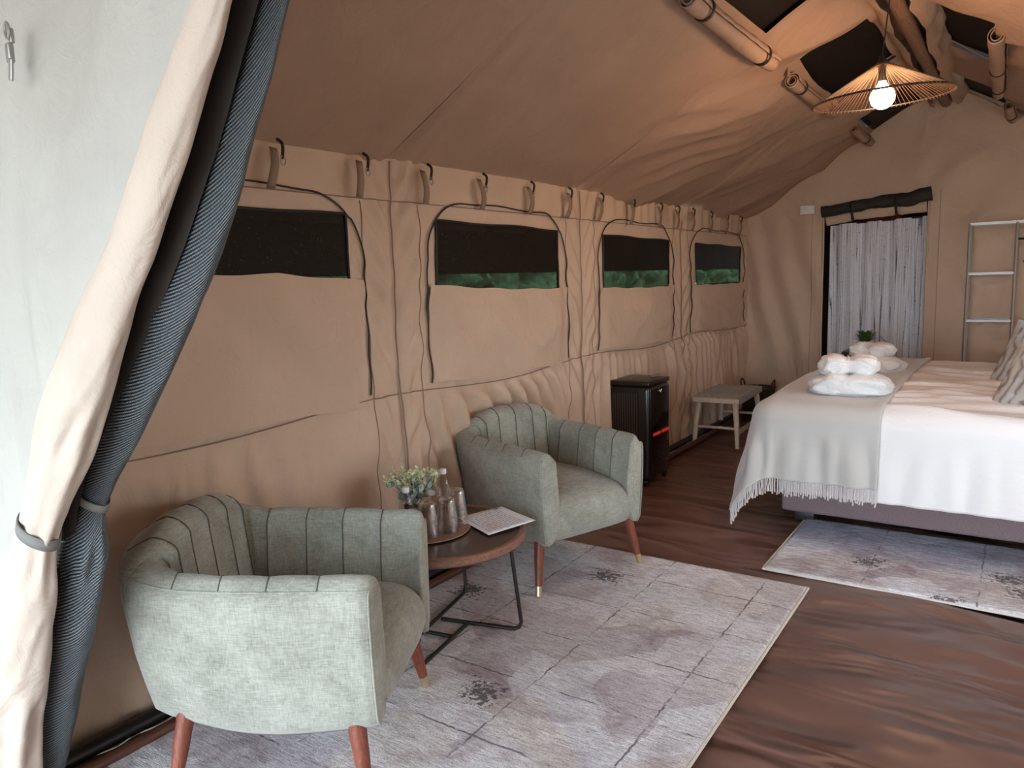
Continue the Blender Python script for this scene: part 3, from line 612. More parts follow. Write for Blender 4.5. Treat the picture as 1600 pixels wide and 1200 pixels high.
# ================================================================== ARMCHAIRS
def outline():
    P = [(.36, .330)]
    for x in np.linspace(.34, -.25, 16): P.append((x, .336+.018*sst(.34, -.15, x)+.012*math.sin((.36-x)/.61*PI)))
    for t in np.linspace(0, PI/2, 60)[1:]:
        P.append((-.25-.175*math.sin(t)**.62, .354*max(math.cos(t), 0)**.60))
    P = np.array(P); L = np.r_[0, np.cumsum(np.linalg.norm(np.diff(P, axis=0), axis=1))]
    return P, L/L[-1]
OP, OL = outline()
def opt(a):    # a in [-1,1]
    s = np.sign(a) if a != 0 else 1; q = abs(a); x = np.interp(1-q if False else q, OL, OP[:, 0]); y = np.interp(q, OL, OP[:, 1]); return x, y*s
def shell(name, a0, a1, n, chan, mat, parent, capped0=True, capped1=True):
    """a: 1 -> back centre ; 0 -> arm front.  side sign via sign of a (param b in [-1,1], b=0 back centre)"""
    rings = []
    bs = np.linspace(a0, a1, n)
    def pt(b): q = 1-abs(b); x, y = np.interp(q, OL, OP[:, 0]), np.interp(q, OL, OP[:, 1]); return np.array([x, y*(1 if b >= 0 else -1)])
    for i, b in enumerate(bs):
        p = pt(b); dd = pt(min(b+.004, 1))-pt(max(b-.004, -1)); dd /= np.linalg.norm(dd); inn = np.array([dd[1], -dd[0]])
        c0 = np.array([.05, 0])
        if np.dot(inn, c0-p) < 0: inn = -inn
        if abs(b) > .6: inn = np.array([0, -np.sign(b)])
        q = 1-abs(b)
        h = .688+.108*float(sst(.50, .94, q)); T = .072+.07*float(sst(.4, .8, q))
        gphase = (b-a0)/(a1-a0)*chan; g = .017*(1-abs(math.sin(gphase*PI))**.5)
        edge = min(b-a0, a1-b)/(abs(a1-a0)); 
        zb = -.030*math.sin(min(q/.62, 1)*PI); prof = [(.025, .240+zb, 0), (.006, .264+zb, 0), (0, .34, 0), (-.004, .45, 0), (-.004, h-.12, 0), (-.001, h-.062, 0), (.003, h-.046, 0), (.012, h-.034, .6), (T*.34, h-.010, 1), (T*.62, h+.003, 1), (T*.88, h-.008, 1), (T, h-.042, 1), (T+.006, h-.10, 1), (T+.016, .52, 1), (T+.028, .42, .6), (T+.03, .32, 0), (T*.9, .245, 0)]
        ring = []
        for (ins, z, gw) in prof:
            k = max(0, 1-(z-.26)/.42); back = float(sst(.25, 1, q))
            ins2 = ins+ (.055*k**1.4*back+.018*k**1.4 if ins < .03 else .03*k*back)
            nsh = g*gw
            if z > h-.04: pz = z-nsh*.30; pp = p+inn*(ins2+(nsh*.5 if ins < T*.5 else 0))
            else: pz = z; pp = p+inn*(ins2-(-nsh))*1.0
            ring.append((pp[0]-0*nsh, pp[1], pz))
        rings.append(ring)
    m_ = len(rings[0])
    name_ = name
    gs = []
    for k in range(1, chan):
        i = int(round(k/chan*(n-1))); rg_ = rings[i]; c_ = rg_
        pts = [np.array(rg_[j])+0 for j in range(7, 15)]
        gs.append(pts)
    # rounded end caps: shrink towards ring centre
    def shrink(ring, k, off, b):
        A = np.array(ring); c = A.mean(0); B = c+(A-c)*k
        d = pt(b+.01 if b < 1-.01 else b)-pt(b-.01 if b >= 1-.01 or True else b)
        return A, B
    out = []
    R0 = np.array(rings[0]); R1 = np.array(rings[-1])
    t0 = R0.mean(0)-np.array(rings[1]).mean(0); t0[2] = 0; t0 /= np.linalg.norm(t0); t1 = R1.mean(0)-np.array(rings[-2]).mean(0); t1[2] = 0; t1 /= np.linalg.norm(t1)
    def insetring(Rg, e, t, off):
        c = Rg.mean(0); A = Rg.copy(); 
        for k in range(len(A)):
            v1 = A[(k+1) % len(A)]-A[k-1]; 
        D = A-c; L = np.linalg.norm(D, axis=1)[:, None]; return c+D*(1-e/np.maximum(L, e*1.5))+t*off
    pre = [insetring(R0, .020, t0, .014), insetring(R0, .006, t0, .008)]; post = [insetring(R1, .006, t1, .008), insetring(R1, .020, t1, .014)]
    allr = pre+[np.array(x) for x in rings]+post
    V = np.concatenate(allr); nn = len(allr)
    F = [(i*m_+j, i*m_+(j+1) % m_, (i+1)*m_+(j+1) % m_, (i+1)*m_+j) for i in range(nn-1) for j in range(m_)]
    F.append(tuple(range(m_))[::-1]); F.append(tuple((nn-1)*m_+j for j in range(m_)))
    o = mk(name, V, F, mat, parent); 
    bm = bmesh.new(); bm.from_mesh(o.data); bmesh.ops.recalc_face_normals(bm, faces=bm.faces[:]); bm.to_mesh(o.data); bm.free()
    sm = MB()
    for pts in gs: sm.tube(smoothpath(pts, 4), .0024, 5)  # dark tubes laid in the channel grooves stand in for crease shade
    sm.build('groove_shade_lines', m_groove_shade, o)
    return o, rings
def make_chair():
    t = empty('armchair')
    SP = .34
    arm1, r1_ = shell('armrest', SP, 1.0, 130, 5, m_chair, t)
    arm2, r2_ = shell('armrest', -1.0, -SP, 130, 5, m_chair, t)
    shell('backrest', -SP, SP, 150, 6, m_chair, t)
    # piping along outer top edge and front edge
    for rr in (r1_, r2_):
        MB().tube([rr[i][7] for i in range(0, len(rr), 3)], .0028, 6).build('piping', m_chair, arm1 if rr is r1_ else arm2)
    e = r1_[-1]; MB().tube([np.array(e[k])+np.array([.004, .002, 0]) for k in range(0, 8)], .003, 6).build('piping', m_chair, arm1)
    e = r2_[0]; MB().tube([np.array(e[k])+np.array([.004, -.002, 0]) for k in range(0, 8)], .003, 6).build('piping', m_chair, arm2)
    # seat
    nx_, ny_ = 40, 44
    # closed rounded slab: profile round the front
    prof = []
    for k in np.linspace(0, 1, 16): prof.append((-.30+.56*k, .455+.018*math.sin(k*PI)))
    for a in np.linspace(0, PI/2, 10)[1:]: prof.append((.26+.125*math.sin(a), .455-.10*(1-math.cos(a))))
    prof += [(.386, .32), (.372, .278), (.35, .250), (-.28, .250)]
    pr = np.array(prof); Yv = np.linspace(-1, 1, 41); V = []
    for yv in Yv:
        e_ = 1-abs(yv); rnd = (1-(abs(yv))**7)
        for (px, pz) in prof:
            xx = px-(.028*(abs(yv)**5) if px > .2 else 0)
            zz = pz-(.035*abs(yv)**6 if pz > .3 else 0)+(.010*(1-yv*yv) if pz > .4 else 0)
            V.append((xx, yv*.275, zz))
    k = len(prof); F = [(i*k+j, i*k+(j+1) % k, (i+1)*k+(j+1) % k, (i+1)*k+j) for i in range(40) for j in range(k)]
    F.append(tuple(range(k))[::-1]); F.append(tuple(40*k+j for j in range(k)))
    so = mk('seat', V, F, m_chair, t)
    bm = bmesh.new(); bm.from_mesh(so.data); bmesh.ops.recalc_face_normals(bm, faces=bm.faces[:]); bm.to_mesh(so.data); bm.free()
    for (tx, ty, fx, fy) in ((.29, .285, .335, .335), (.29, -.285, .335, -.335), (-.22, .285, -.255, .35), (-.22, -.285, -.255, -.35)):
        top = Vector((tx, ty, .275)); ft = Vector((fx, fy, .0)); q = top.lerp(ft, .83)
        lg = MB().tube([top, top.lerp(ft, .4), q], [.027, .0235, .0165], 16).build('leg', m_leg, t)
        cp = MB().tube([q, ft+Vector((0, 0, .001))], [.0172, .0135], 16).build('foot_cap', m_brass, lg); cp['label'] = 'brass foot cap'
    return t
ch1 = make_chair(); ch1.location = (-1.905, 1.500, .018); ch1.rotation_euler = (0, 0, math.radians(27))
tag(ch1, 'green-grey tub armchair in front, seen from its side, left of the round table', 'armchair', 'green-grey tub armchairs')
ch2 = copy_tree(ch1); ch2.location = (-2.02, 3.262, .018); ch2.rotation_euler = (0, 0, math.radians(-20))
tag(ch2, 'green-grey tub armchair behind the round table, next to the black heater', 'armchair', 'green-grey tub armchairs')

# ================================================================== ROUND TABLE
TC = (-2.006, 2.365); TZ = .457
tb = tag(empty('round_side_table', (TC[0], TC[1], .016)), 'round dark wooden side table on black wire legs between the armchairs', 'table')
z0 = TZ-.016
rm = MB().lathe([(.300, z0-.040), (.350, z0-.040), (.362, z0-.030), (.364, z0-.008), (.358, z0), (.340, z0), (.336, z0-.006), (.300, z0-.006)], n=72).build('rim', m_rim, tb)
tt = MB().lathe([(0.0, z0-.036), (.338, z0-.036), (.338, z0-.005), (0.0, z0-.005)], n=72).build('tabletop', m_top, tb)
feet = [(-1.857, 2.02), (-1.69, 2.497), (-2.147, 2.70), (-2.30, 2.23)]
ends = [(-1.941, 2.40), (-2.045, 2.37), (-2.075, 2.34), (-1.912, 2.29)]
ends = [(-1.930, 2.432), (-2.058, 2.405), (-2.045, 2.258), (-1.905, 2.298)]
for (fx, fy), (ex, ey) in zip(feet, ends):
    F_ = Vector((fx-TC[0], fy-TC[1], .010)); E_ = Vector((ex-TC[0], ey-TC[1], .010)); ru = Vector((F_.x, F_.y, 0)).normalized()
    top = Vector((ru.x*.30, ru.y*.30, z0-.042)); d1 = (E_-F_).normalized(); d2 = (top-F_).normalized()
    P = [E_, F_+d1*.035, F_+d1*.014+d2*.010, F_+d2*.035, top]
    MB().tube(P, .0085, 10).build('leg', m_blackmetal, tb)
bar = MB().box((0, 0, z0-.052), (.56, .045, .022), math.radians(60), .003); bar.box((0, 0, z0-.052), (.045, .56, .022), math.radians(60), .003)
bar.build('support_bar', m_pole, tb, False)
# placemat, paper, glasses, bottles, plant
m_matt = newmat('copper_placemat', (.23, .12, .085), .5)
pm = tag(empty('placemat', (-2.075, 2.335, TZ)), 'round copper-brown placemat under the glasses and bottles', 'placemat')
MB().lathe([(0, .0005), (.196, .0005), (.199, .002), (.196, .0036), (0, .0036)], n=64).build('mat', m_matt, pm)
m_gold = newmat('pale_edge', (.55, .42, .26), .4)
MB().tube([(.198*math.cos(t), .198*math.sin(t), .0025) for t in np.linspace(0, 2*PI, 64, endpoint=False)], .0014, 6, closed=True).build('edge', m_gold, pm)
TP = TZ+.004
m_paper = newmat('printed_paper', (.72, .74, .80), .6); nt = m_paper.node_tree
uvn = N(nt, 'ShaderNodeTexCoord'); sx = N(nt, 'ShaderNodeSeparateXYZ'); nt.links.new(uvn.outputs['UV'], sx.inputs[0])
rows = mth(nt, 'GREATER_THAN', mth(nt, 'FRACT', mth(nt, 'MULTIPLY', sx.outputs[1], 17.0)), .5)
mpn = N(nt, 'ShaderNodeMapping'); mpn.inputs['Scale'].default_value = (30, 17, 1); nt.links.new(uvn.outputs['UV'], mpn.inputs[0])
wd = mth(nt, 'GREATER_THAN', noise(nt, mpn.outputs[0], 1.0, 1), .45)
mr_ = mth(nt, 'MULTIPLY', mth(nt, 'GREATER_THAN', sx.outputs[0], .08), mth(nt, 'LESS_THAN', sx.outputs[0], .92)); mr2 = mth(nt, 'MULTIPLY', mth(nt, 'GREATER_THAN', sx.outputs[1], .06), mth(nt, 'LESS_THAN', sx.outputs[1], .82))
ink = mth(nt, 'MULTIPLY', mth(nt, 'MULTIPLY', rows, wd), mth(nt, 'MULTIPLY', mr_, mr2))
blk = mth(nt, 'MULTIPLY', mth(nt, 'MULTIPLY', mth(nt, 'GREATER_THAN', sx.outputs[0], .55), mth(nt, 'LESS_THAN', sx.outputs[0], .9)), mth(nt, 'MULTIPLY', mth(nt, 'GREATER_THAN', sx.outputs[1], .15), mth(nt, 'LESS_THAN', sx.outputs[1], .42)))
c = mixc(nt, mth(nt, 'MULTIPLY', blk, .5), (.84, .87, .93), (.80, .66, .66)); c = mixc(nt, mth(nt, 'MULTIPLY', ink, .6), c, (.22, .22, .30)); setc(m_paper, c)
pp_ = [(-2.027, 2.514), (-1.736, 2.425), (-1.732-.003, 2.696), (-1.984, 2.698)]
X, Y = np.meshgrid(np.linspace(0, 1, 12), np.linspace(0, 1, 12), indexing='ij')
A, B, Cc, D = [np.array(p) for p in ((-2.030, 2.515), (-1.775, 2.395), (-1.700, 2.640), (-1.955, 2.745))]
Q = (A*(1-X[..., None])+B*X[..., None])*(1-Y[..., None])+(D*(1-X[..., None])+Cc*X[..., None])*Y[..., None]
o = sheet('printed_sheet', Q[..., 0], Q[..., 1], TZ+.0035+.004*X*Y+.003*np.abs(X-.5), m_paper, None, None, True)
md = o.modifiers.new('s', 'SOLIDIFY'); md.thickness = .0012
tag(o, 'white printed information sheet lying on the round table, corner over the edge', 'paper')
# round emblem on the paper
em = MB().lathe([(0, 0), (.012, 0), (.012, .0006), (0, .0006)], (0, 0, 0), 20).build('printed_emblem', newmat('emblem_ink', (.33, .24, .26), .7), o, False); em.location = (-1.955, 2.700, TZ+.0072)
def tumbler(x, y, label, sc_=1.0):
    t = tag(empty('tumbler', (x, y, TP)), label, 'glass', 'upturned ribbed tumblers'); t.scale = (sc_*1.16, sc_*1.16, sc_*1.22)
    pr = []; H_ = .118
    for i in range(30):
        q = i/29; rr = .040-.010*q**1.5; rr += .0009*math.sin(q*PI*26); pr.append((rr, q*H_*.93))
    pr += [(.027, H_*.975), (.022, H_), (0.0, H_)]
    inner = [(max(a-.0022, 0), b-.002 if b > .05 else b) for a, b in pr][::-1]
    MB().lathe(pr+inner[1:], n=40).build('tumbler_body', m_tumbler, t, True, False); return t
tumbler(-1.992, 2.268, 'upturned ribbed clear tumbler nearest the front armchair, beside the labelled bottle')
tumbler(-1.960, 2.355, 'upturned ribbed clear tumbler in the middle, half behind the front one')
tumbler(-1.985, 2.450, 'upturned ribbed clear tumbler nearest the printed sheet, in front of the back bottle', 1.08)
m_label = newmat('bottle_label', (.03, .035, .08), .5)
def bottle(x, y, label, lab=True):
    t = tag(empty('water_bottle', (x, y, TP)), label, 'bottle', 'water bottles on the round table')
    pr = [(0.0, .002), (.024, 0), (.030, .006)]
    for i in range(26): q = i/25; pr.append((.031+.0013*math.sin(q*PI*14)-.003*math.exp(-((q-.55)/.1)**2), .01+q*.115))
    pr += [(.030, .135), (.025, .155), (.017, .170), (.0125, .178), (.0125, .186)]
    MB().lathe(pr, n=28).build('bottle_body', m_glass, t, True, False)
    MB().lathe([(.0145, .182), (.0155, .184), (.0155, .200), (.0145, .204), (0, .204)], n=24).build('cap', m_white, t)
    if lab: MB().lathe([(.0325, .045), (.0328, .046), (.0328, .088), (.0325, .089)], n=28).build('paper_label', m_label, t)
    return t
bottle(-2.075, 2.235, 'clear water bottle with white cap and dark label beside the front armchair')
b2 = bottle(-2.130, 2.545, 'clear water bottle with white cap behind the tumblers, right of the eucalyptus', False)
cu = tag(empty('white_cup', (-2.115, 2.315, TP)), 'small pale cup between the labelled bottle and the tumblers', 'cup')
MB().lathe([(0, 0), (.026, 0), (.031, .01), (.033, .075), (.0305, .075), (.028, .012), (0, .012)], n=28).build('cup_body', newmat('pale_ceramic', (.62, .55, .52), .4), cu)
# eucalyptus plant
pl = tag(empty('eucalyptus_plant', (-2.185, 2.405, TP)), 'blue-green eucalyptus arrangement in a dark pot on the round table', 'plant')
MB().lathe([(0, 0), (.032, 0), (.042, .02), (.045, .07), (.041, .072), (.038, .06), (0, .06)], n=28).build('pot', newmat('dark_pot', (.06, .04, .035), .5), pl)
m_leafb = newmat('eucalyptus_leaf', (.26, .35, .36), .6); m_leafb2 = newmat('eucalyptus_leaf_grey', (.44, .52, .50), .6); m_sprig = newmat('pale_sprig', (.70, .76, .52), .7); m_stem = newmat('green_stem', (.20, .25, .13), .7)
stm = MB(); spr = MB()
leafmesh = []
V = [(0, 0, 0)]+[(math.cos(a)*.5*(1+.0), math.sin(a)*.5, .10*math.cos(a)**2) for a in np.linspace(0, 2*PI, 12, endpoint=False)]; F = [(0, 1+j, 1+(j+1) % 12) for j in range(12)]
for m_ in (m_leafb, m_leafb2):
    me = bpy.data.meshes.new('leaf'); me.from_pydata(V, [], F); me.materials.append(m_); me.polygons.foreach_set('use_smooth', [True]*12); leafmesh.append(me)
rr_ = random.Random(4)
for k in range(24):
    az = 2*PI*k/24+rr_.uniform(-.2, .2); reach = rr_.uniform(.02, .11); hh = rr_.uniform(.12, .20)
    tip = Vector((reach*math.cos(az), reach*math.sin(az), hh)); mid = Vector((tip.x*.4, tip.y*.4, hh*.6))
    stm.tube(smoothpath([(0, 0, .05), mid, tip], 4), .0018, 5)
    for j in range(4):
        q = .45+.5*j/3; p = Vector((0, 0, .05)).lerp(tip, q)+Vector((rr_.uniform(-.016, .016), rr_.uniform(-.016, .016), rr_.uniform(-.01, .006)))
        if p.z > .18: p.z = .18
        lf = bpy.data.objects.new('leaf', rr_.choice(leafmesh)); C.objects.link(lf); lf.parent = pl; lf.location = p
        s_ = rr_.uniform(.028, .044); lf.scale = (s_, s_*.9, s_); lf.rotation_euler = (rr_.uniform(-1.3, 1.3), rr_.uniform(-1.1, 1.1), rr_.uniform(0, 6.28))
for k in range(44):
    az = rr_.uniform(0, 2*PI); rd = rr_.uniform(.0, .115); b = Vector((rd*math.cos(az), rd*math.sin(az), rr_.uniform(.14, .185))); hh = rr_.uniform(.025, .06)
    tp = b+Vector((.15*b.x, .15*b.y, hh)); spr.tube([b, tp], .0012, 4)
    for j in range(9):
        q = rr_.uniform(.2, 1); p = b.lerp(tp, q); d = Vector((rr_.uniform(-1, 1), rr_.uniform(-1, 1), rr_.uniform(.1, 1))).normalized()*.018; sd = d.cross(Vector((0, 0, 1))).normalized()*.007
        spr.add([p, p+d*.6+sd, p+d, p+d*.6-sd], [(0, 1, 2, 3)])
stm.build('stems', m_stem, pl); tag(spr.build('sprigs', m_sprig, pl, False), kind='stuff')

# ================================================================== HEATER
ht = tag(empty('portable_heater', (-2.305, 5.04, -.004)), 'tall black portable heater standing against the side wall behind the armchair', 'heater')
m_hb = newmat('black_plastic', (.014, .010, .009), .28); m_hg = newmat('gloss_black', (.006, .005, .005), .08)
MB().box((0, 0, .385), (.31, .37, .68), 0, .028).build('body', m_hb, ht)
ld = MB().box((0, 0, .742), (.318, .378, .036), 0, .014)
X, Y = np.meshgrid(np.linspace(-.150, .150, 20), np.linspace(-.180, .180, 20), indexing='ij')
b_ = len(ld.v); Z = .757+.014*np.clip((1-(X/.15)**2)*(1-(Y/.18)**2), 0, 1)**.5
ld.add(np.stack([X, Y, Z], -1).reshape(-1, 3).tolist(), gridfaces(20, 20).tolist()); ld.build('lid', m_hb, ht)
MB().box((.157, 0, .42), (.006, .33, .56), 0, .002).build('front_panel', m_hg, ht)
rd = newmat('red_strip', (.60, .03, .02), .4, **{'Emission Color': (.8, .04, .02, 1), 'Emission Strength': .25})
MB().box((.162, -.065, .372), (.004, .13, .022), 0, .001).build('red_strip', rd, ht); MB().box((.162, .090, .372), (.004, .13, .022), 0, .001).build('red_strip', rd, ht)
gb = MB().box((-.03, -.1855, .47), (.205, .006, .46)); gb.build('grille_back', newmat('grille_dark', (.004, .003, .003), .6), ht, False)
m_slot = newmat('grille_slat', (.085, .055, .04), .45)
proto = None
for i in range(11):
    x = -.03-.093+i*.0186
    s_ = MB()
    for j in range(44): s_.box((0, 0, .26+j*.0095), (.0075, .005, .0065))
    if proto is None: proto = s_.build('grille_slat', m_slot, ht, False); q_ = proto
    else: q_ = proto.copy(); C.objects.link(q_); q_.parent = ht
    q_.location = (x, -.190, 0)
kn = MB()
for j in range(5): kn.box((.09, .02+j*.03, .776), (.03, .018, .008), 0, .002)
kn.build('control_buttons', m_steel, ht)
lg = MB(); P = [(.1605, -.02+.05*t, .675+.008*math.sin(t*9)) for t in np.linspace(0, 1, 12)]; lg.tube(P, .003, 5); lg.build('white_logo', m_white, ht)
for sx_, sy_ in ((-1, -1), (-1, 1), (1, -1), (1, 1)):
    MB().tube([(sx_*.125-.014, sy_*.155, .024), (sx_*.125+.014, sy_*.155, .024)], .024, 14).build('caster', m_hb, ht)

# ================================================================== WOVEN BENCH
bn = tag(empty('woven_bench', (-2.19, 6.72, -.004), math.radians(3)), 'pale wooden bench with woven rope seat between heater and basket', 'bench')
BW, BL, BZ = .20, .43, .43
fr_ = MB()
for sy_ in (-1, 1): fr_.box((0, sy_*(BL-.02), BZ-.02), (BW*2, .042, .042), 0, .006)
fr_.build('end_rail', m_pale, bn)
MB().box((-BW+.02, 0, BZ-.022), (.03, BL*2-.08, .03), 0, .004).build('side_rail', m_pale, bn); MB().box((BW-.02, 0, BZ-.022), (.03, BL*2-.08, .03), 0, .004).build('side_rail', m_pale, bn)
for sx_ in (-1, 1):
    for sy_ in (-1, 1):
        MB().tube([(sx_*(BW-.045), sy_*(BL-.06), BZ-.03), (sx_*(BW-.025), sy_*(BL-.035), .22), (sx_*(BW-.01), sy_*(BL-.01), .0)], [.026, .024, .017], 8).build('leg', m_pale, bn)
for sy_ in (-1, 1): MB().tube([(-BW+.03, sy_*(BL-.03), .17), (BW-.03, sy_*(BL-.03), .17)], .012, 8).build('stretcher', m_pale, bn)
MB().box((BW-.03, 0, .12), (.022, BL*2-.06, .04), 0, .004).build('stretcher', m_pale, bn)
m_rope = newmat('grey_rope', (.33, .30, .26), .9); m_rope2 = newmat('pale_rope', (.62, .55, .47), .9)
wr = MB(); wr2 = MB()
ncx, ncy = 12, 34
for i in range(ncx):
    x = -BW+.03+i*(2*BW-.06)/(ncx-1)
    wr2.tube([(x, y, BZ+.004+.004*math.sin(y*2*PI/.05+i*PI)) for y in np.linspace(-BL+.045, BL-.045, 60)], .006, 5)
for j in range(ncy):
    y = -BL+.05+j*(2*BL-.10)/(ncy-1)
    wr.tube([(-BW-.003, y, BZ-.045), (-BW-.004, y, BZ-.004)]+[(x, y, BZ+.003+.005*math.sin(x*2*PI/.058+j*PI)) for x in np.linspace(-BW+.004, BW-.004, 24)]+[(BW+.004, y, BZ-.004), (BW+.003, y, BZ-.045)], .0075, 5)
wr.build('rope_weft', m_rope, bn); wr2.build('rope_warp', m_rope2, bn)

# ================================================================== BASKET
bk = tag(empty('wicker_basket', (-2.215, 7.72, -.004)), 'dark wicker basket with loop handles in the far corner behind the bench', 'basket')
m_wick = newmat('dark_wicker', (.025, .016, .012), .5)
ww_ = MB()
for i in range(22):
    q = i/21; R_ = .135+.03*q; z = .012+.30*q
    ww_.tube([((R_+.003*math.sin(t*12+i*PI))*math.cos(t), (R_+.003*math.sin(t*12+i*PI))*math.sin(t), z) for t in np.linspace(0, 2*PI, 48, endpoint=False)], .0058, 5, closed=True)
ww_.build('wicker_rings', m_wick, bk)
up = MB()
for k in range(24): a = 2*PI*k/24; up.tube([(.135*math.cos(a), .135*math.sin(a), .004), (.165*math.cos(a), .165*math.sin(a), .33)], .004, 5)
up.build('wicker_stakes', m_wick, bk)
MB().tube([(.168*math.cos(t), .168*math.sin(t), .33) for t in np.linspace(0, 2*PI, 40, endpoint=False)], .010, 8, closed=True).build('rim', m_wick, bk)
MB().lathe([(0, .003), (.13, .003), (.13, .012), (0, .012)], n=32).build('base', m_wick, bk)
for a in (0.0, PI):
    MB().tube([(.165*math.cos(a+q*.40), .165*math.sin(a+q*.40), .33+.085*math.sqrt(max(0, 1-q*q))) for q in np.linspace(-1, 1, 16)], .007, 6).build('handle', m_wick, bk)

# ================================================================== BED
BX0, BX1, BY0, BY1, BT = -1.22, 1.0, 4.46, 6.98, .70
bed = tag(empty('bed', (-.1, 5.7, 0)), 'large bed with mauve base and white duvet, head to the right', 'bed')
bo = Vector((-.1, 5.7, 0))
m_base = newmat('mauve_base_fabric', (.20, .14, .145), .9); nt = m_base.node_tree
a = noise(nt, coords(nt, (90, 90, 300)), 1.5, 2); setc(m_base, ramp(nt, a, [(.35, (.15, .10, .105)), (.65, (.25, .18, .185))]))
MB().box((-.08+.1-.02, (BY0+BY1)/2-5.7+.02, .205), (2.10, 2.42, .27), 0, .02).build('bed_base', m_base, bed)
MB().box((0, (BY0+BY1)/2-5.7+.02, .50), (2.10, 2.42, .32), 0, .06).build('mattress', m_whitecloth, bed)
for (x, y) in ((-.93, -1.05), (-.93, 1.15), (.93, -1.05), (.93, 1.15)):
    MB().box((x, y, .036), (.12, .12, .07), 0, .008).build('leg', m_blackmetal, bed)
MB().box((1.04, .02, .60), (.05, 2.45, 1.2), 0, .02).build('headboard', m_base, bed)
def drape(name, a0, a1, b0, b1, na, nb, mat, parent, off, rc=.10, flare=.18, ztop=BT, fold=0.0, topf=None, foldn=16, org=bo, zmin=.015, seed=0, cap=9.0):
    A, B = np.meshgrid(np.linspace(a0, a1, na), np.linspace(b0, b1, nb), indexing='ij')
    # bed rectangle (inner, shrunk by corner radius)
    A0, B0 = A, B
    r_ = .10; ix0, ix1, iy0, iy1 = BX0+r_-off, BX1-r_+off, BY0+r_-off, BY1-r_+off
    cx = np.clip(A, ix0, ix1); cy = np.clip(B, iy0, iy1); dx, dy = A-cx, B-cy; D = np.sqrt(dx*dx+dy*dy)+1e-9; DD = np.where(D > cap, cap+.12*(D-cap), D)
    nx_, ny_ = dx/D, dy/D
    d = np.maximum(DD-r_+rc*.5, 0)            # arc length past the rounding start
    arc = rc*PI/2; t = np.clip(d/arc, 0, 1)*PI/2; h = rc*np.sin(t); v = rc*(1-np.cos(t)); rest = np.maximum(d-arc, 0)
    corner = np.sqrt(np.abs(nx_*ny_)*2); fl_ = flare*(.5+.85*corner)
    ang = np.arctan2(ny_, nx_)
    per = (cx*2.2+cy*2.2)+ang*.45
    wav = fold*np.sin(per*foldn+2*vn(per*3, rest*3, seed))*sst(0, .25, rest)+fold*.5*np.sin(per*foldn*2.3+3+vn(per*4, rest*4, seed+1))*sst(0, .2, rest)
    out = h+rest*fl_+wav; down = v+rest*np.sqrt(np.maximum(1-fl_**2, .2))
    base = np.minimum(D, r_-rc*.5)
    X = cx+nx_*(base+out); Y = cy+ny_*(base+out); Z = ztop+off-down
    Z = np.where(Z < zmin, zmin+.004*np.sin(per*20), Z)
    if topf is not None: Z = Z+topf(A, B)*sst(.12, 0, d)
    return sheet(name, X-org.x, Y-org.y, Z-org.z, mat, parent, thick=.012), X, Y, Z
def duvtop(A, B):
    rg_ = ridge(A*1.1+.4*vn(A*3, B*2, 7), B*7.5+.5*vn(A*2, B*3, 6), 140)
    return .030*np.maximum(rg_, 0)*sst(-.75, -.5, A)+.012*vn(A*2.5, B*9, 141)+.03*np.sin(np.clip((B-BY0)/(BY1-BY0), 0, 1)*PI)
m_duvet = newmat('white_duvet_cotton', (.80, .76, .745), .9); nt = m_duvet.node_tree
v = coords(nt); bump(nt, mth(nt, 'ADD', noise(nt, coords(nt, (1, 3, 1)), 5, 5, .6, .8), mth(nt, 'MULTIPLY', noise(nt, v, 160, 2), .05)), .35, .02)
drape('duvet', BX0+.10, BX1-.05, BY0-.515, BY1+.35, 200, 260, m_duvet, bed, .022, rc=.10, flare=.05, fold=.006, topf=duvtop, foldn=9, seed=150)
# throw
m_throw = newmat('grey_throw_wool', (.52, .49, .46), .95); nt = m_throw.node_tree
v = coords(nt); bump(nt, mth(nt, 'ADD', noise(nt, v, 7, 4, .6), mth(nt, 'MULTIPLY', noise(nt, v, 240, 2), .12)), .3, .01)
m_throw.node_tree.nodes['Principled BSDF'].inputs['Sheen Weight'].default_value = .3
def thtop(A, B): return .03*np.sin(np.clip((B-BY0)/(BY1-BY0), 0, 1)*PI)+.008*np.exp(-((A+.62)/.03)**2)+.004*vn(A*4, B*4, 160)+.006*ridge(A*3, B*1.5, 161)
th = tag(empty('fringed_throw', (-.9, 5.7, .70)), 'light grey fringed throw draped over the foot of the bed', 'throw')
o, X, Y, Z = drape('throw_cloth', BX0-.64, -.60, BY0-.475, BY1+.10, 150, 330, m_throw, th, .040, rc=.10, flare=.19, fold=.012, topf=thtop, foldn=11, org=Vector((-.9, 5.7, .70)), seed=170, cap=.77)
fg = MB(); rr_ = random.Random(5)
P = np.stack([X[:, 0], Y[:, 0], Z[:, 0]], -1); L = np.r_[0, np.cumsum(np.linalg.norm(np.diff(P, axis=0), axis=1))]
for s_ in np.arange(.004, L[-1], .0125):
    p = np.array([np.interp(s_, L, P[:, k]) for k in range(3)]); ln = rr_.uniform(.075, .095)
    pts = [(p[0]+.9, p[1]-5.7-.004, p[2]-.70+.004)]
    for q in (.35, .7, 1):
        pts.append((p[0]+.9+rr_.uniform(-.004, .004), p[1]-5.7-.005+rr_.uniform(-.003, .003), max(p[2]-ln*q, .008)-.70))
    fg.tube(pts, [.0036, .0042, .0038, .0045], 5)
m_fringe = newmat('fringe_yarn', (.62, .56, .54), .95)
fg.build('fringe', m_fringe, th)

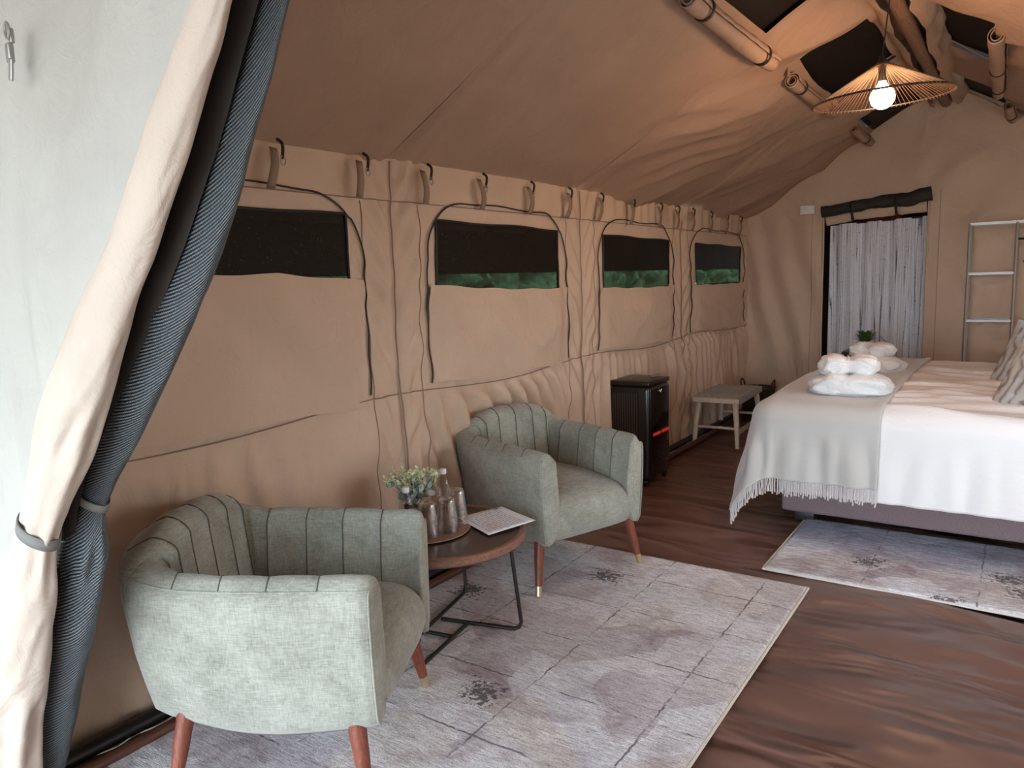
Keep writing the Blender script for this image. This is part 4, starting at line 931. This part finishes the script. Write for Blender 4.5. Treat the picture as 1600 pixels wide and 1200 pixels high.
# cushions ----------------------------------------------------------------
m_cush = newmat('leaf_print_cushion', (.4, .38, .36), .75); nt = m_cush.node_tree
v = coords(nt, (1, 1, 1), 'Generated'); wv = N(nt, 'ShaderNodeTexWave'); wv.inputs['Scale'].default_value = 2.2; wv.inputs['Distortion'].default_value = 14; wv.inputs['Detail'].default_value = 3; wv.inputs['Detail Scale'].default_value = .8
nt.links.new(v, wv.inputs['Vector'])
setc(m_cush, mixc(nt, ramp(nt, noise(nt, v, 2.6, 2), [(.5, (0, 0, 0)), (.6, (1, 1, 1))]), ramp(nt, wv.outputs['Fac'], [(.02, (.20, .16, .145)), (.2, (.34, .30, .27)), (.85, (.44, .42, .39))]), (.55, .60, .68)))
def cushion(name, loc, w, h, t, rot, mat, label, group=None, piping=True, seed=0):
    n = 40; U, V_ = np.meshgrid(np.linspace(-1, 1, n), np.linspace(-1, 1, n), indexing='ij')
    ed = ((1-U**2)*(1-V_**2)); th_ = t*np.clip(ed, 0, 1)**.38
    pin = 1-.07*(1-ed); sx_ = U*w*(1-.07*(1-np.abs(V_))*np.abs(U)*0-.06*(1-V_**2)*0)*(1-.06*(1-np.abs(V_)**2)*np.abs(U)**3); sy_ = V_*h*(1-.06*(1-U**2)*np.abs(V_)**3)
    wr_ = .008*vn(U*4, V_*4, 180+seed)+.006*ridge(U*3+V_*2, V_*3, 181+seed)
    rt = tag(empty(name, loc), label, 'cushion', group); rt.rotation_euler = rot
    F1 = np.stack([sx_, sy_, th_+wr_*ed], -1).reshape(-1, 3); F2 = np.stack([sx_, sy_, -th_-wr_*ed], -1).reshape(-1, 3)
    G = gridfaces(n, n); V = np.concatenate([F1, F2]); F = np.concatenate([G, G[:, ::-1]+n*n])
    mk('cushion_cover', V, F, mat, rt)
    if piping:
        P = [(sx_[i, 0], sy_[i, 0], 0) for i in range(n)]+[(sx_[-1, j], sy_[-1, j], 0) for j in range(1, n)]+[(sx_[i, -1], sy_[i, -1], 0) for i in range(n-2, -1, -1)]+[(sx_[0, j], sy_[0, j], 0) for j in range(n-2, 0, -1)]
        MB().tube(P, .006, 6, closed=True).build('piping', newmat('pale_piping', (.6, .58, .55), .7), rt)
    return rt
def lean(o, corner, e1, e2, hw, k=.93):
    e1 = Vector(e1).normalized(); e2 = Vector(e2); e2 = (e2-e1*e2.dot(e1)).normalized(); e3 = e1.cross(e2)
    o.rotation_euler = Matrix((e1, e2, e3)).transposed().to_euler(); o.location = Vector(corner)+(e1+e2)*hw*k
lean(cushion('printed_cushion', (0, 0, 0), .25, .25, .075, (0, 0, 0), m_cush, 'grey leaf-printed cushion with pale piping, nearest on the bed', 'printed cushions on the bed', seed=1), (-.115, 4.84, .735), (.86, -.5, 0), (.38, .5, .75), .25)
lean(cushion('printed_cushion', (0, 0, 0), .25, .25, .075, (0, 0, 0), m_cush, 'brown-grey leaf-printed cushion with pale piping behind the nearest cushion', 'printed cushions on the bed', seed=2), (-.15, 5.62, .755), (.86, -.5, 0), (.38, .45, .75), .25)
m_pil = newmat('pale_blue_pillow', (.55, .62, .74), .9)
cushion('bed_pillow', (.52, 5.05, .84), .33, .25, .09, (math.radians(20), math.radians(-25), math.radians(90)), m_pil, 'pale blue bed pillow at the near side of the headboard', 'pillows', False, 3)
cushion('bed_pillow', (.52, 6.25, .84), .33, .25, .09, (math.radians(20), math.radians(-25), math.radians(90)), m_pil, 'pale blue bed pillow at the far side of the headboard', 'pillows', False, 4)

# robes and towels --------------------------------------------------------
def blob(name, parent, sx_, sy_, sz_, loc, seed, bow=False, rz=0, p=3.0, mat=m_whitecloth):
    n, m_ = 72, 44; TH, PH = np.meshgrid(np.linspace(0, 2*PI, n, endpoint=False), np.linspace(-PI/2+.02, PI/2-.02, m_), indexing='ij')
    def sp(a, e): return np.sign(a)*np.abs(a)**e
    e1, e2 = .75, (.62 if not bow else .8)
    X = sp(np.cos(PH), e1)*sp(np.cos(TH), e2); Y = sp(np.cos(PH), e1)*sp(np.sin(TH), e2); Z = sp(np.sin(PH), .8)
    wn_ = 1+.06*vn(X*2.2+5, Y*2.2+Z*2, seed)+.08*ridge(X*1.8+Z*1.5+7, Y*2+4, seed+1)+.035*ridge(X*4+Z*3+3, Y*5+Z*4, seed+2)
    X, Y, Z = X*wn_, Y*wn_, Z*wn_
    if bow:
        wst = 1-.34*np.exp(-(X/.22)**2); Z = Z*wst+.05*np.abs(X)*Z; Y = Y*(1-.25*np.exp(-(X/.2)**2))
        Z = Z+.10*np.sin(np.arctan2(Z, Y)*5+X*6)*np.exp(-(X/.5)**2)*.5
    else:
        Z = np.where(Z > 0, Z*(1-.25*np.abs(X)**3)*(1-.18*np.exp(-(X/.10)**2)), Z*.8)
        Z = np.where(Z > 0, Z*(1.05-.15*Y), Z)
    V = np.stack([X*sx_, Y*sy_, Z*sz_], -1)
    idx = np.arange(n*m_).reshape(n, m_)
    F = np.stack([idx[:, :-1], np.roll(idx, -1, 0)[:, :-1], np.roll(idx, -1, 0)[:, 1:], idx[:, 1:]], -1).reshape(-1, 4).tolist()
    F.append(idx[:, 0].tolist()[::-1]); F.append(idx[:, -1].tolist())
    o = mk(name, V.reshape(-1, 3), F, mat, parent); o.location = loc; o.rotation_euler = (0, 0, rz); return o
BTZ = BT+.05
for (x, y, s_, sd, w1, w2, rz) in ((-.835, 4.80, 1.05, 200, 'near', 'white folded bathrobe nearest the camera at the foot of the bed', .12), (-.875, 5.88, .98, 220, 'far', 'white folded bathrobe behind the nearer robe stack', -.35)):
    rt = tag(empty('folded_bathrobe', (x, y, BTZ+.004), rz), w2, 'bathrobe', 'folded white bathrobes on the throw')
    blob('robe_body', rt, .205*s_, .15*s_, .073*s_, (0, 0, .060*s_), sd)
    lay = blob('robe_fold', rt, .195*s_, .14*s_, .030*s_, (.02*s_, .01, .030*s_), sd+3)
    rt = tag(empty('bundled_towel', (x-.01, y, BTZ+.118*s_), rz+.1), 'white towel bundle on top of the %s bathrobe' % ('nearer folded' if w1 == 'near' else 'farther folded'), 'towel', 'white towel bundles on the bathrobes')
    blob('towel_body', rt, .150*s_, .105*s_, .062*s_, (0, 0, .055*s_), sd+8, True)
    MB().tube([(.0+.004*math.cos(t), .074*s_*math.cos(t), .055*s_+.050*s_*math.sin(t)) for t in np.linspace(0, 2*PI, 20, endpoint=False)], .007, 6, closed=True).build('tied_belt', m_whitecloth, rt)

# ================================================================== BEDSIDE TABLE AND FERN behind the bed
bt = tag(empty('bedside_table', (-1.16, 7.42, -.004)), 'small dark bedside table behind the bed, in front of the birch curtain', 'table')
MB().box((0, 0, .755), (.36, .32, .025), 0, .004).build('tabletop', m_top, bt)
for sx_ in (-1, 1):
    for sy_ in (-1, 1): MB().tube([(sx_*.15, sy_*.13, .745), (sx_*.16, sy_*.14, 0)], [.014, .010], 8).build('leg', m_blackmetal, bt)
pt_ = tag(empty('potted_fern', (-1.165, 7.38, .765)), 'small green fern in a white latticed pot behind the robes', 'plant')
MB().lathe([(0, 0), (.058, 0), (.066, .02), (.070, .088), (.064, .088), (.060, .05), (0, .05)], n=8).build('pot', m_white, pt_)
lat = MB()
for k in range(16): a = 2*PI*k/16; lat.tube([(.070*math.cos(a), .070*math.sin(a), .012), (.0735*math.cos(a+.2), .0735*math.sin(a+.2), .084)], .0016, 4)
lat.build('pot_pattern', newmat('pot_pattern_dark', (.12, .10, .09), .6), pt_)
fb = MB(); rr_ = random.Random(9)
for k in range(260):
    az = rr_.uniform(0, 2*PI); rc_ = rr_.uniform(.04, .155); hh = rr_.uniform(.03, .11)
    p0 = Vector((rr_.uniform(-.03, .03), rr_.uniform(-.03, .03), .07)); p1 = Vector((rc_*.6*math.cos(az), rc_*.6*math.sin(az), .075+hh)); p2 = Vector((rc_*math.cos(az), rc_*math.sin(az), .072+hh*.9))
    sd_ = Vector((-math.sin(az), math.cos(az), 0))*.004
    fb.add([p0-sd_*.4, p0+sd_*.4, p1+sd_, p1-sd_, p2], [(0, 1, 2, 3), (3, 2, 4)])
tag(fb.build('fronds', newmat('fern_green', (.06, .12, .03), .7), pt_, False), kind='stuff')
cd = tag(empty('twig_decoration', (-1.045, 7.36, .7675)), 'thin dark twig in a slim glass beside the potted fern', 'decoration')
MB().tube([(0, 0, .0), (0, 0, .10)], .012, 10).build('slim_glass', m_glass, cd)
MB().tube(smoothpath([(0, 0, .01), (.005, 0, .13), (.03, .0, .10), (.055, 0, .085)], 5), .0025, 5).build('twig', m_black, cd)

# ================================================================== BACK DOORWAY: curtain, rolls, sleeve
m_birch = newmat('birch_print', (.6, .6, .62), .85); nt = m_birch.node_tree
tcu = N(nt, 'ShaderNodeTexCoord')
def uvmap(s): mpx = N(nt, 'ShaderNodeMapping'); mpx.inputs['Scale'].default_value = s; nt.links.new(tcu.outputs['UV'], mpx.inputs[0]); return mpx.outputs[0]
l1 = noise(nt, uvmap((34, 1.0, 1)), 1.0, 0, .5, .1); l2 = noise(nt, uvmap((120, 2.2, 1)), 1.0, 2, .6, .1); l3 = noise(nt, uvmap((30, 90, 1)), 1.0, 3, .7)
e1 = ramp(nt, l1, [(.470, (0, 0, 0)), (.495, (1, 1, 1)), (.505, (1, 1, 1)), (.53, (0, 0, 0))])
e2 = ramp(nt, l2, [(.60, (0, 0, 0)), (.66, (1, 1, 1))]); e3 = ramp(nt, l3, [(.60, (0, 0, 0)), (.66, (1, 1, 1))])
l4 = noise(nt, uvmap((16, 22, 1)), 1.0, 4, .75, 2.2); e4 = ramp(nt, l4, [(.48, (0, 0, 0)), (.496, (1, 1, 1)), (.504, (1, 1, 1)), (.52, (0, 0, 0))])
dk = mth(nt, 'MINIMUM', mth(nt, 'ADD', mth(nt, 'ADD', mth(nt, 'MULTIPLY', e1, .75), mth(nt, 'MULTIPLY', e2, .45)), mth(nt, 'ADD', mth(nt, 'MULTIPLY', mth(nt, 'MULTIPLY', e3, ramp(nt, l1, [(.40, (0, 0, 0)), (.5, (1, 1, 1)), (.6, (0, 0, 0))])), .9), mth(nt, 'MULTIPLY', e4, .22))), 1.0)
setc(m_birch, mixc(nt, dk, (.72, .71, .75), (.045, .035, .04)))
cr = tag(empty('birch_curtain', (-1.15, BY+.10, 0)), 'white curtain printed with dark birch trunks, hanging in the far doorway', 'curtain')
X, T = np.meshgrid(np.linspace(-.50, .42, 160), np.linspace(0, 1, 40), indexing='ij')
Zt = 1.945+.035*(X+.5); Z = .02+(Zt-.02)*T
Yc = .022*np.sin(X*26+.8*T)+.012*np.sin(X*51)+.02*vn(X*3, T*2, 190)
sheet('curtain_cloth', X, Yc, Z, m_birch, cr, None, True)
MB().tube([(-.52, .0, 1.945), (.44, .0, 1.975)], .010, 8).build('curtain_rod', m_black, cr)
m_redc = newmat('red_cloth', (.40, .05, .03), .8)
rc_ = tag(empty('red_cloth_strip', (-1.35, BY+.45, 0)), 'strip of red cloth seen above the birch curtain', 'cloth')
X, Z = np.meshgrid(np.linspace(-.15, .30, 20), np.linspace(1.6, 2.12, 12), indexing='ij'); sheet('cloth', X, .02*np.sin(X*20), Z, m_redc, rc_, thick=.004)
# mesh roll over the door
dr = tag(empty('rolled_mesh_door', (DX0, BY-.045, 0)), 'black mesh door rolled up along the top of the far doorway', 'mesh door')
pts = [(-.02, 0, 2.075), (.22, 0, 2.095), (.45, 0, 2.125), (.7, 0, 2.13), (.94, 0, 2.165)]
swept('rolled_mesh', pts, [(0, .045), (.3, .055), (.5, .052), (.8, .058), (1, .06)], m_mesh, dr, n=24, m=80, wr=.25, seed=191, uvs=(6, 1))
dr2 = tag(empty('rolled_canvas_door', (DX0, BY+.0, 0)), 'tan canvas door rolled up just under the black mesh roll of the far doorway', 'door flap')
pts = [(.02, 0, 1.985), (.3, 0, 2.02), (.6, 0, 2.045), (.9, 0, 2.06)]
swept('rolled_canvas', pts, [(0, .045), (.25, .048), (.3, .036), (.35, .048), (.68, .05), (.72, .036), (.76, .05), (1, .05)], m_canvas, dr2, n=24, m=80, wr=.10, seed=195)
for q in (.27, .65):
    ringstrap((q, -.02, 2.05+.05*q), (1, 0, .05), .085, .022, m_black, dr)
m_rollb = newmat('black_mesh_roll', (.02, .016, .013), .7)
dr.children[0].data.materials[0] = m_rollb
m_slv = newmat('clear_sleeve', (.75, .70, .68), .15)
sl_ = tag(MB().box((-1.845, BY-.045, 2.103), (.135, .004, .085), 0, .001).build('document_sleeve', m_slv), 'small shiny plastic document sleeve on the far wall, upper left of the doorway', 'sleeve')
sk_ = tag(empty('wall_socket', (-1.765, BY-.055, .32)), 'small white socket box low on the far wall, left of the doorway', 'socket')
MB().box((0, 0, 0), (.068, .04, .06), 0, .006).build('socket_box', m_white, sk_)
MB().box((0, -.021, 0), (.046, .004, .04), 0, .002).build('cover_plate', m_white, sk_)

# ================================================================== METAL RACK
rk = tag(empty('metal_rack', (-.42, 7.78, -.004)), 'grey metal shelving rack against the far wall right of the doorway', 'rack')
for x in (0, .345, .98):
    for y in (0, .24): MB().tube([(x, y, 0), (x, y, 1.86)], .0125, 8).build('upright', m_steel, rk)
def rackshelf(z, x0, x1):
    m1 = MB()
    for y in (0, .24): m1.box(((x0+x1)/2, y, z), (x1-x0, .018, .022))
    for k in range(7): m1.tube([(x0, .24*k/6, z), (x1, .24*k/6, z)], .003, 5)
    m1.build('shelf', m_steel, rk, False)
for z in (1.86, 1.43, 1.02): rackshelf(z, 0, .345)
rackshelf(1.86, .345, .98)
MB().tube([(.345, .12, 1.72), (.98, .12, 1.72)], .009, 8).build('hanging_rail', m_blackmetal, rk)
MB().box((.49, .12, .60), (1.0, .27, .02), 0, .003).build('wooden_shelf', m_pole, rk)
for z in (.55, .85):
    MB().tube([(0, 0, z), (0, .24, z+.0)], .006, 6).build('side_bar', m_steel, rk)
hg = tag(empty('coat_hanger', (.16, 7.90, 1.72)), 'dark coat hanger hanging on the metal rack rail', 'hanger')
MB().tube([(0, .015, .0), (0, .02, .02), (0, -.005, .03), (0, -.02, .01), (0, 0, -.04)], .0025, 6).build('hook', m_steel, hg)
MB().tube([(-.18, 0, -.20), (0, 0, -.05), (.18, 0, -.20), (-.18, 0, -.20)], .007, 6).build('hanger_body', m_black, hg)

# ================================================================== PENDANT LAMP
LP = Vector((-.67, 4.52, 0)); lp = tag(empty('pendant_lamp', (LP.x, LP.y, 2.385)), 'wide conical string pendant lamp glowing above the bed', 'lamp')
lp.rotation_euler = (math.radians(3), math.radians(-2), 0)
m_string = newmat('string_brown', (.16, .085, .045), .7)
RR, TH_ = .340, .18
MB().tube([(RR*math.cos(t), RR*math.sin(t), 0) for t in np.linspace(0, 2*PI, 80, endpoint=False)], .0055, 6, closed=True).build('rim_ring', m_blackmetal, lp)
st = MB(); nS = 92
for k in range(nS):
    a = 2*PI*k/nS; st.tube([(RR*math.cos(a), RR*math.sin(a), 0), (.02*math.cos(a+.1), .02*math.sin(a+.1), TH_)], .0016, 5)
    st.tube([(RR*math.cos(a)-.006*math.cos(a), RR*math.sin(a)-.006*math.sin(a), 0), (RR*math.cos(a), RR*math.sin(a), -.0075), (RR*math.cos(a)+.007*math.cos(a), RR*math.sin(a)+.007*math.sin(a), 0)], .0028, 5)
tag(st.build('shade_strings', m_string, lp), kind='stuff')
MB().lathe([(0, TH_-.02), (.024, TH_-.02), (.026, TH_), (.020, TH_+.012), (.012, TH_+.03), (0, TH_+.03)], n=20).build('lamp_cap', m_black, lp)
MB().lathe([(0, .085), (.018, .085), (.020, TH_-.015), (0, TH_-.015)], n=20).build('bulb_holder', m_black, lp)
m_bulb = bpy.data.materials.new('glowing_bulb'); m_bulb.use_nodes = True; nt = m_bulb.node_tree; nt.nodes.clear()
em = N(nt, 'ShaderNodeEmission'); em.inputs[0].default_value = (1.0, .62, .36, 1); em.inputs[1].default_value = BULB; ou = N(nt, 'ShaderNodeOutputMaterial'); nt.links.new(em.outputs[0], ou.inputs[0])
MB().lathe([(0, -.055)]+[(.060*math.sin(t), .005-.060*math.cos(t)) for t in np.linspace(.15, 2.6, 16)]+[(.018, .085), (0, .085)], n=32).build('bulb', m_bulb, lp)
top = lp.matrix_world
MB().tube([(0, 0, TH_+.02), (.045, .03, .575)], .0035, 6).build('cord', m_black, lp)
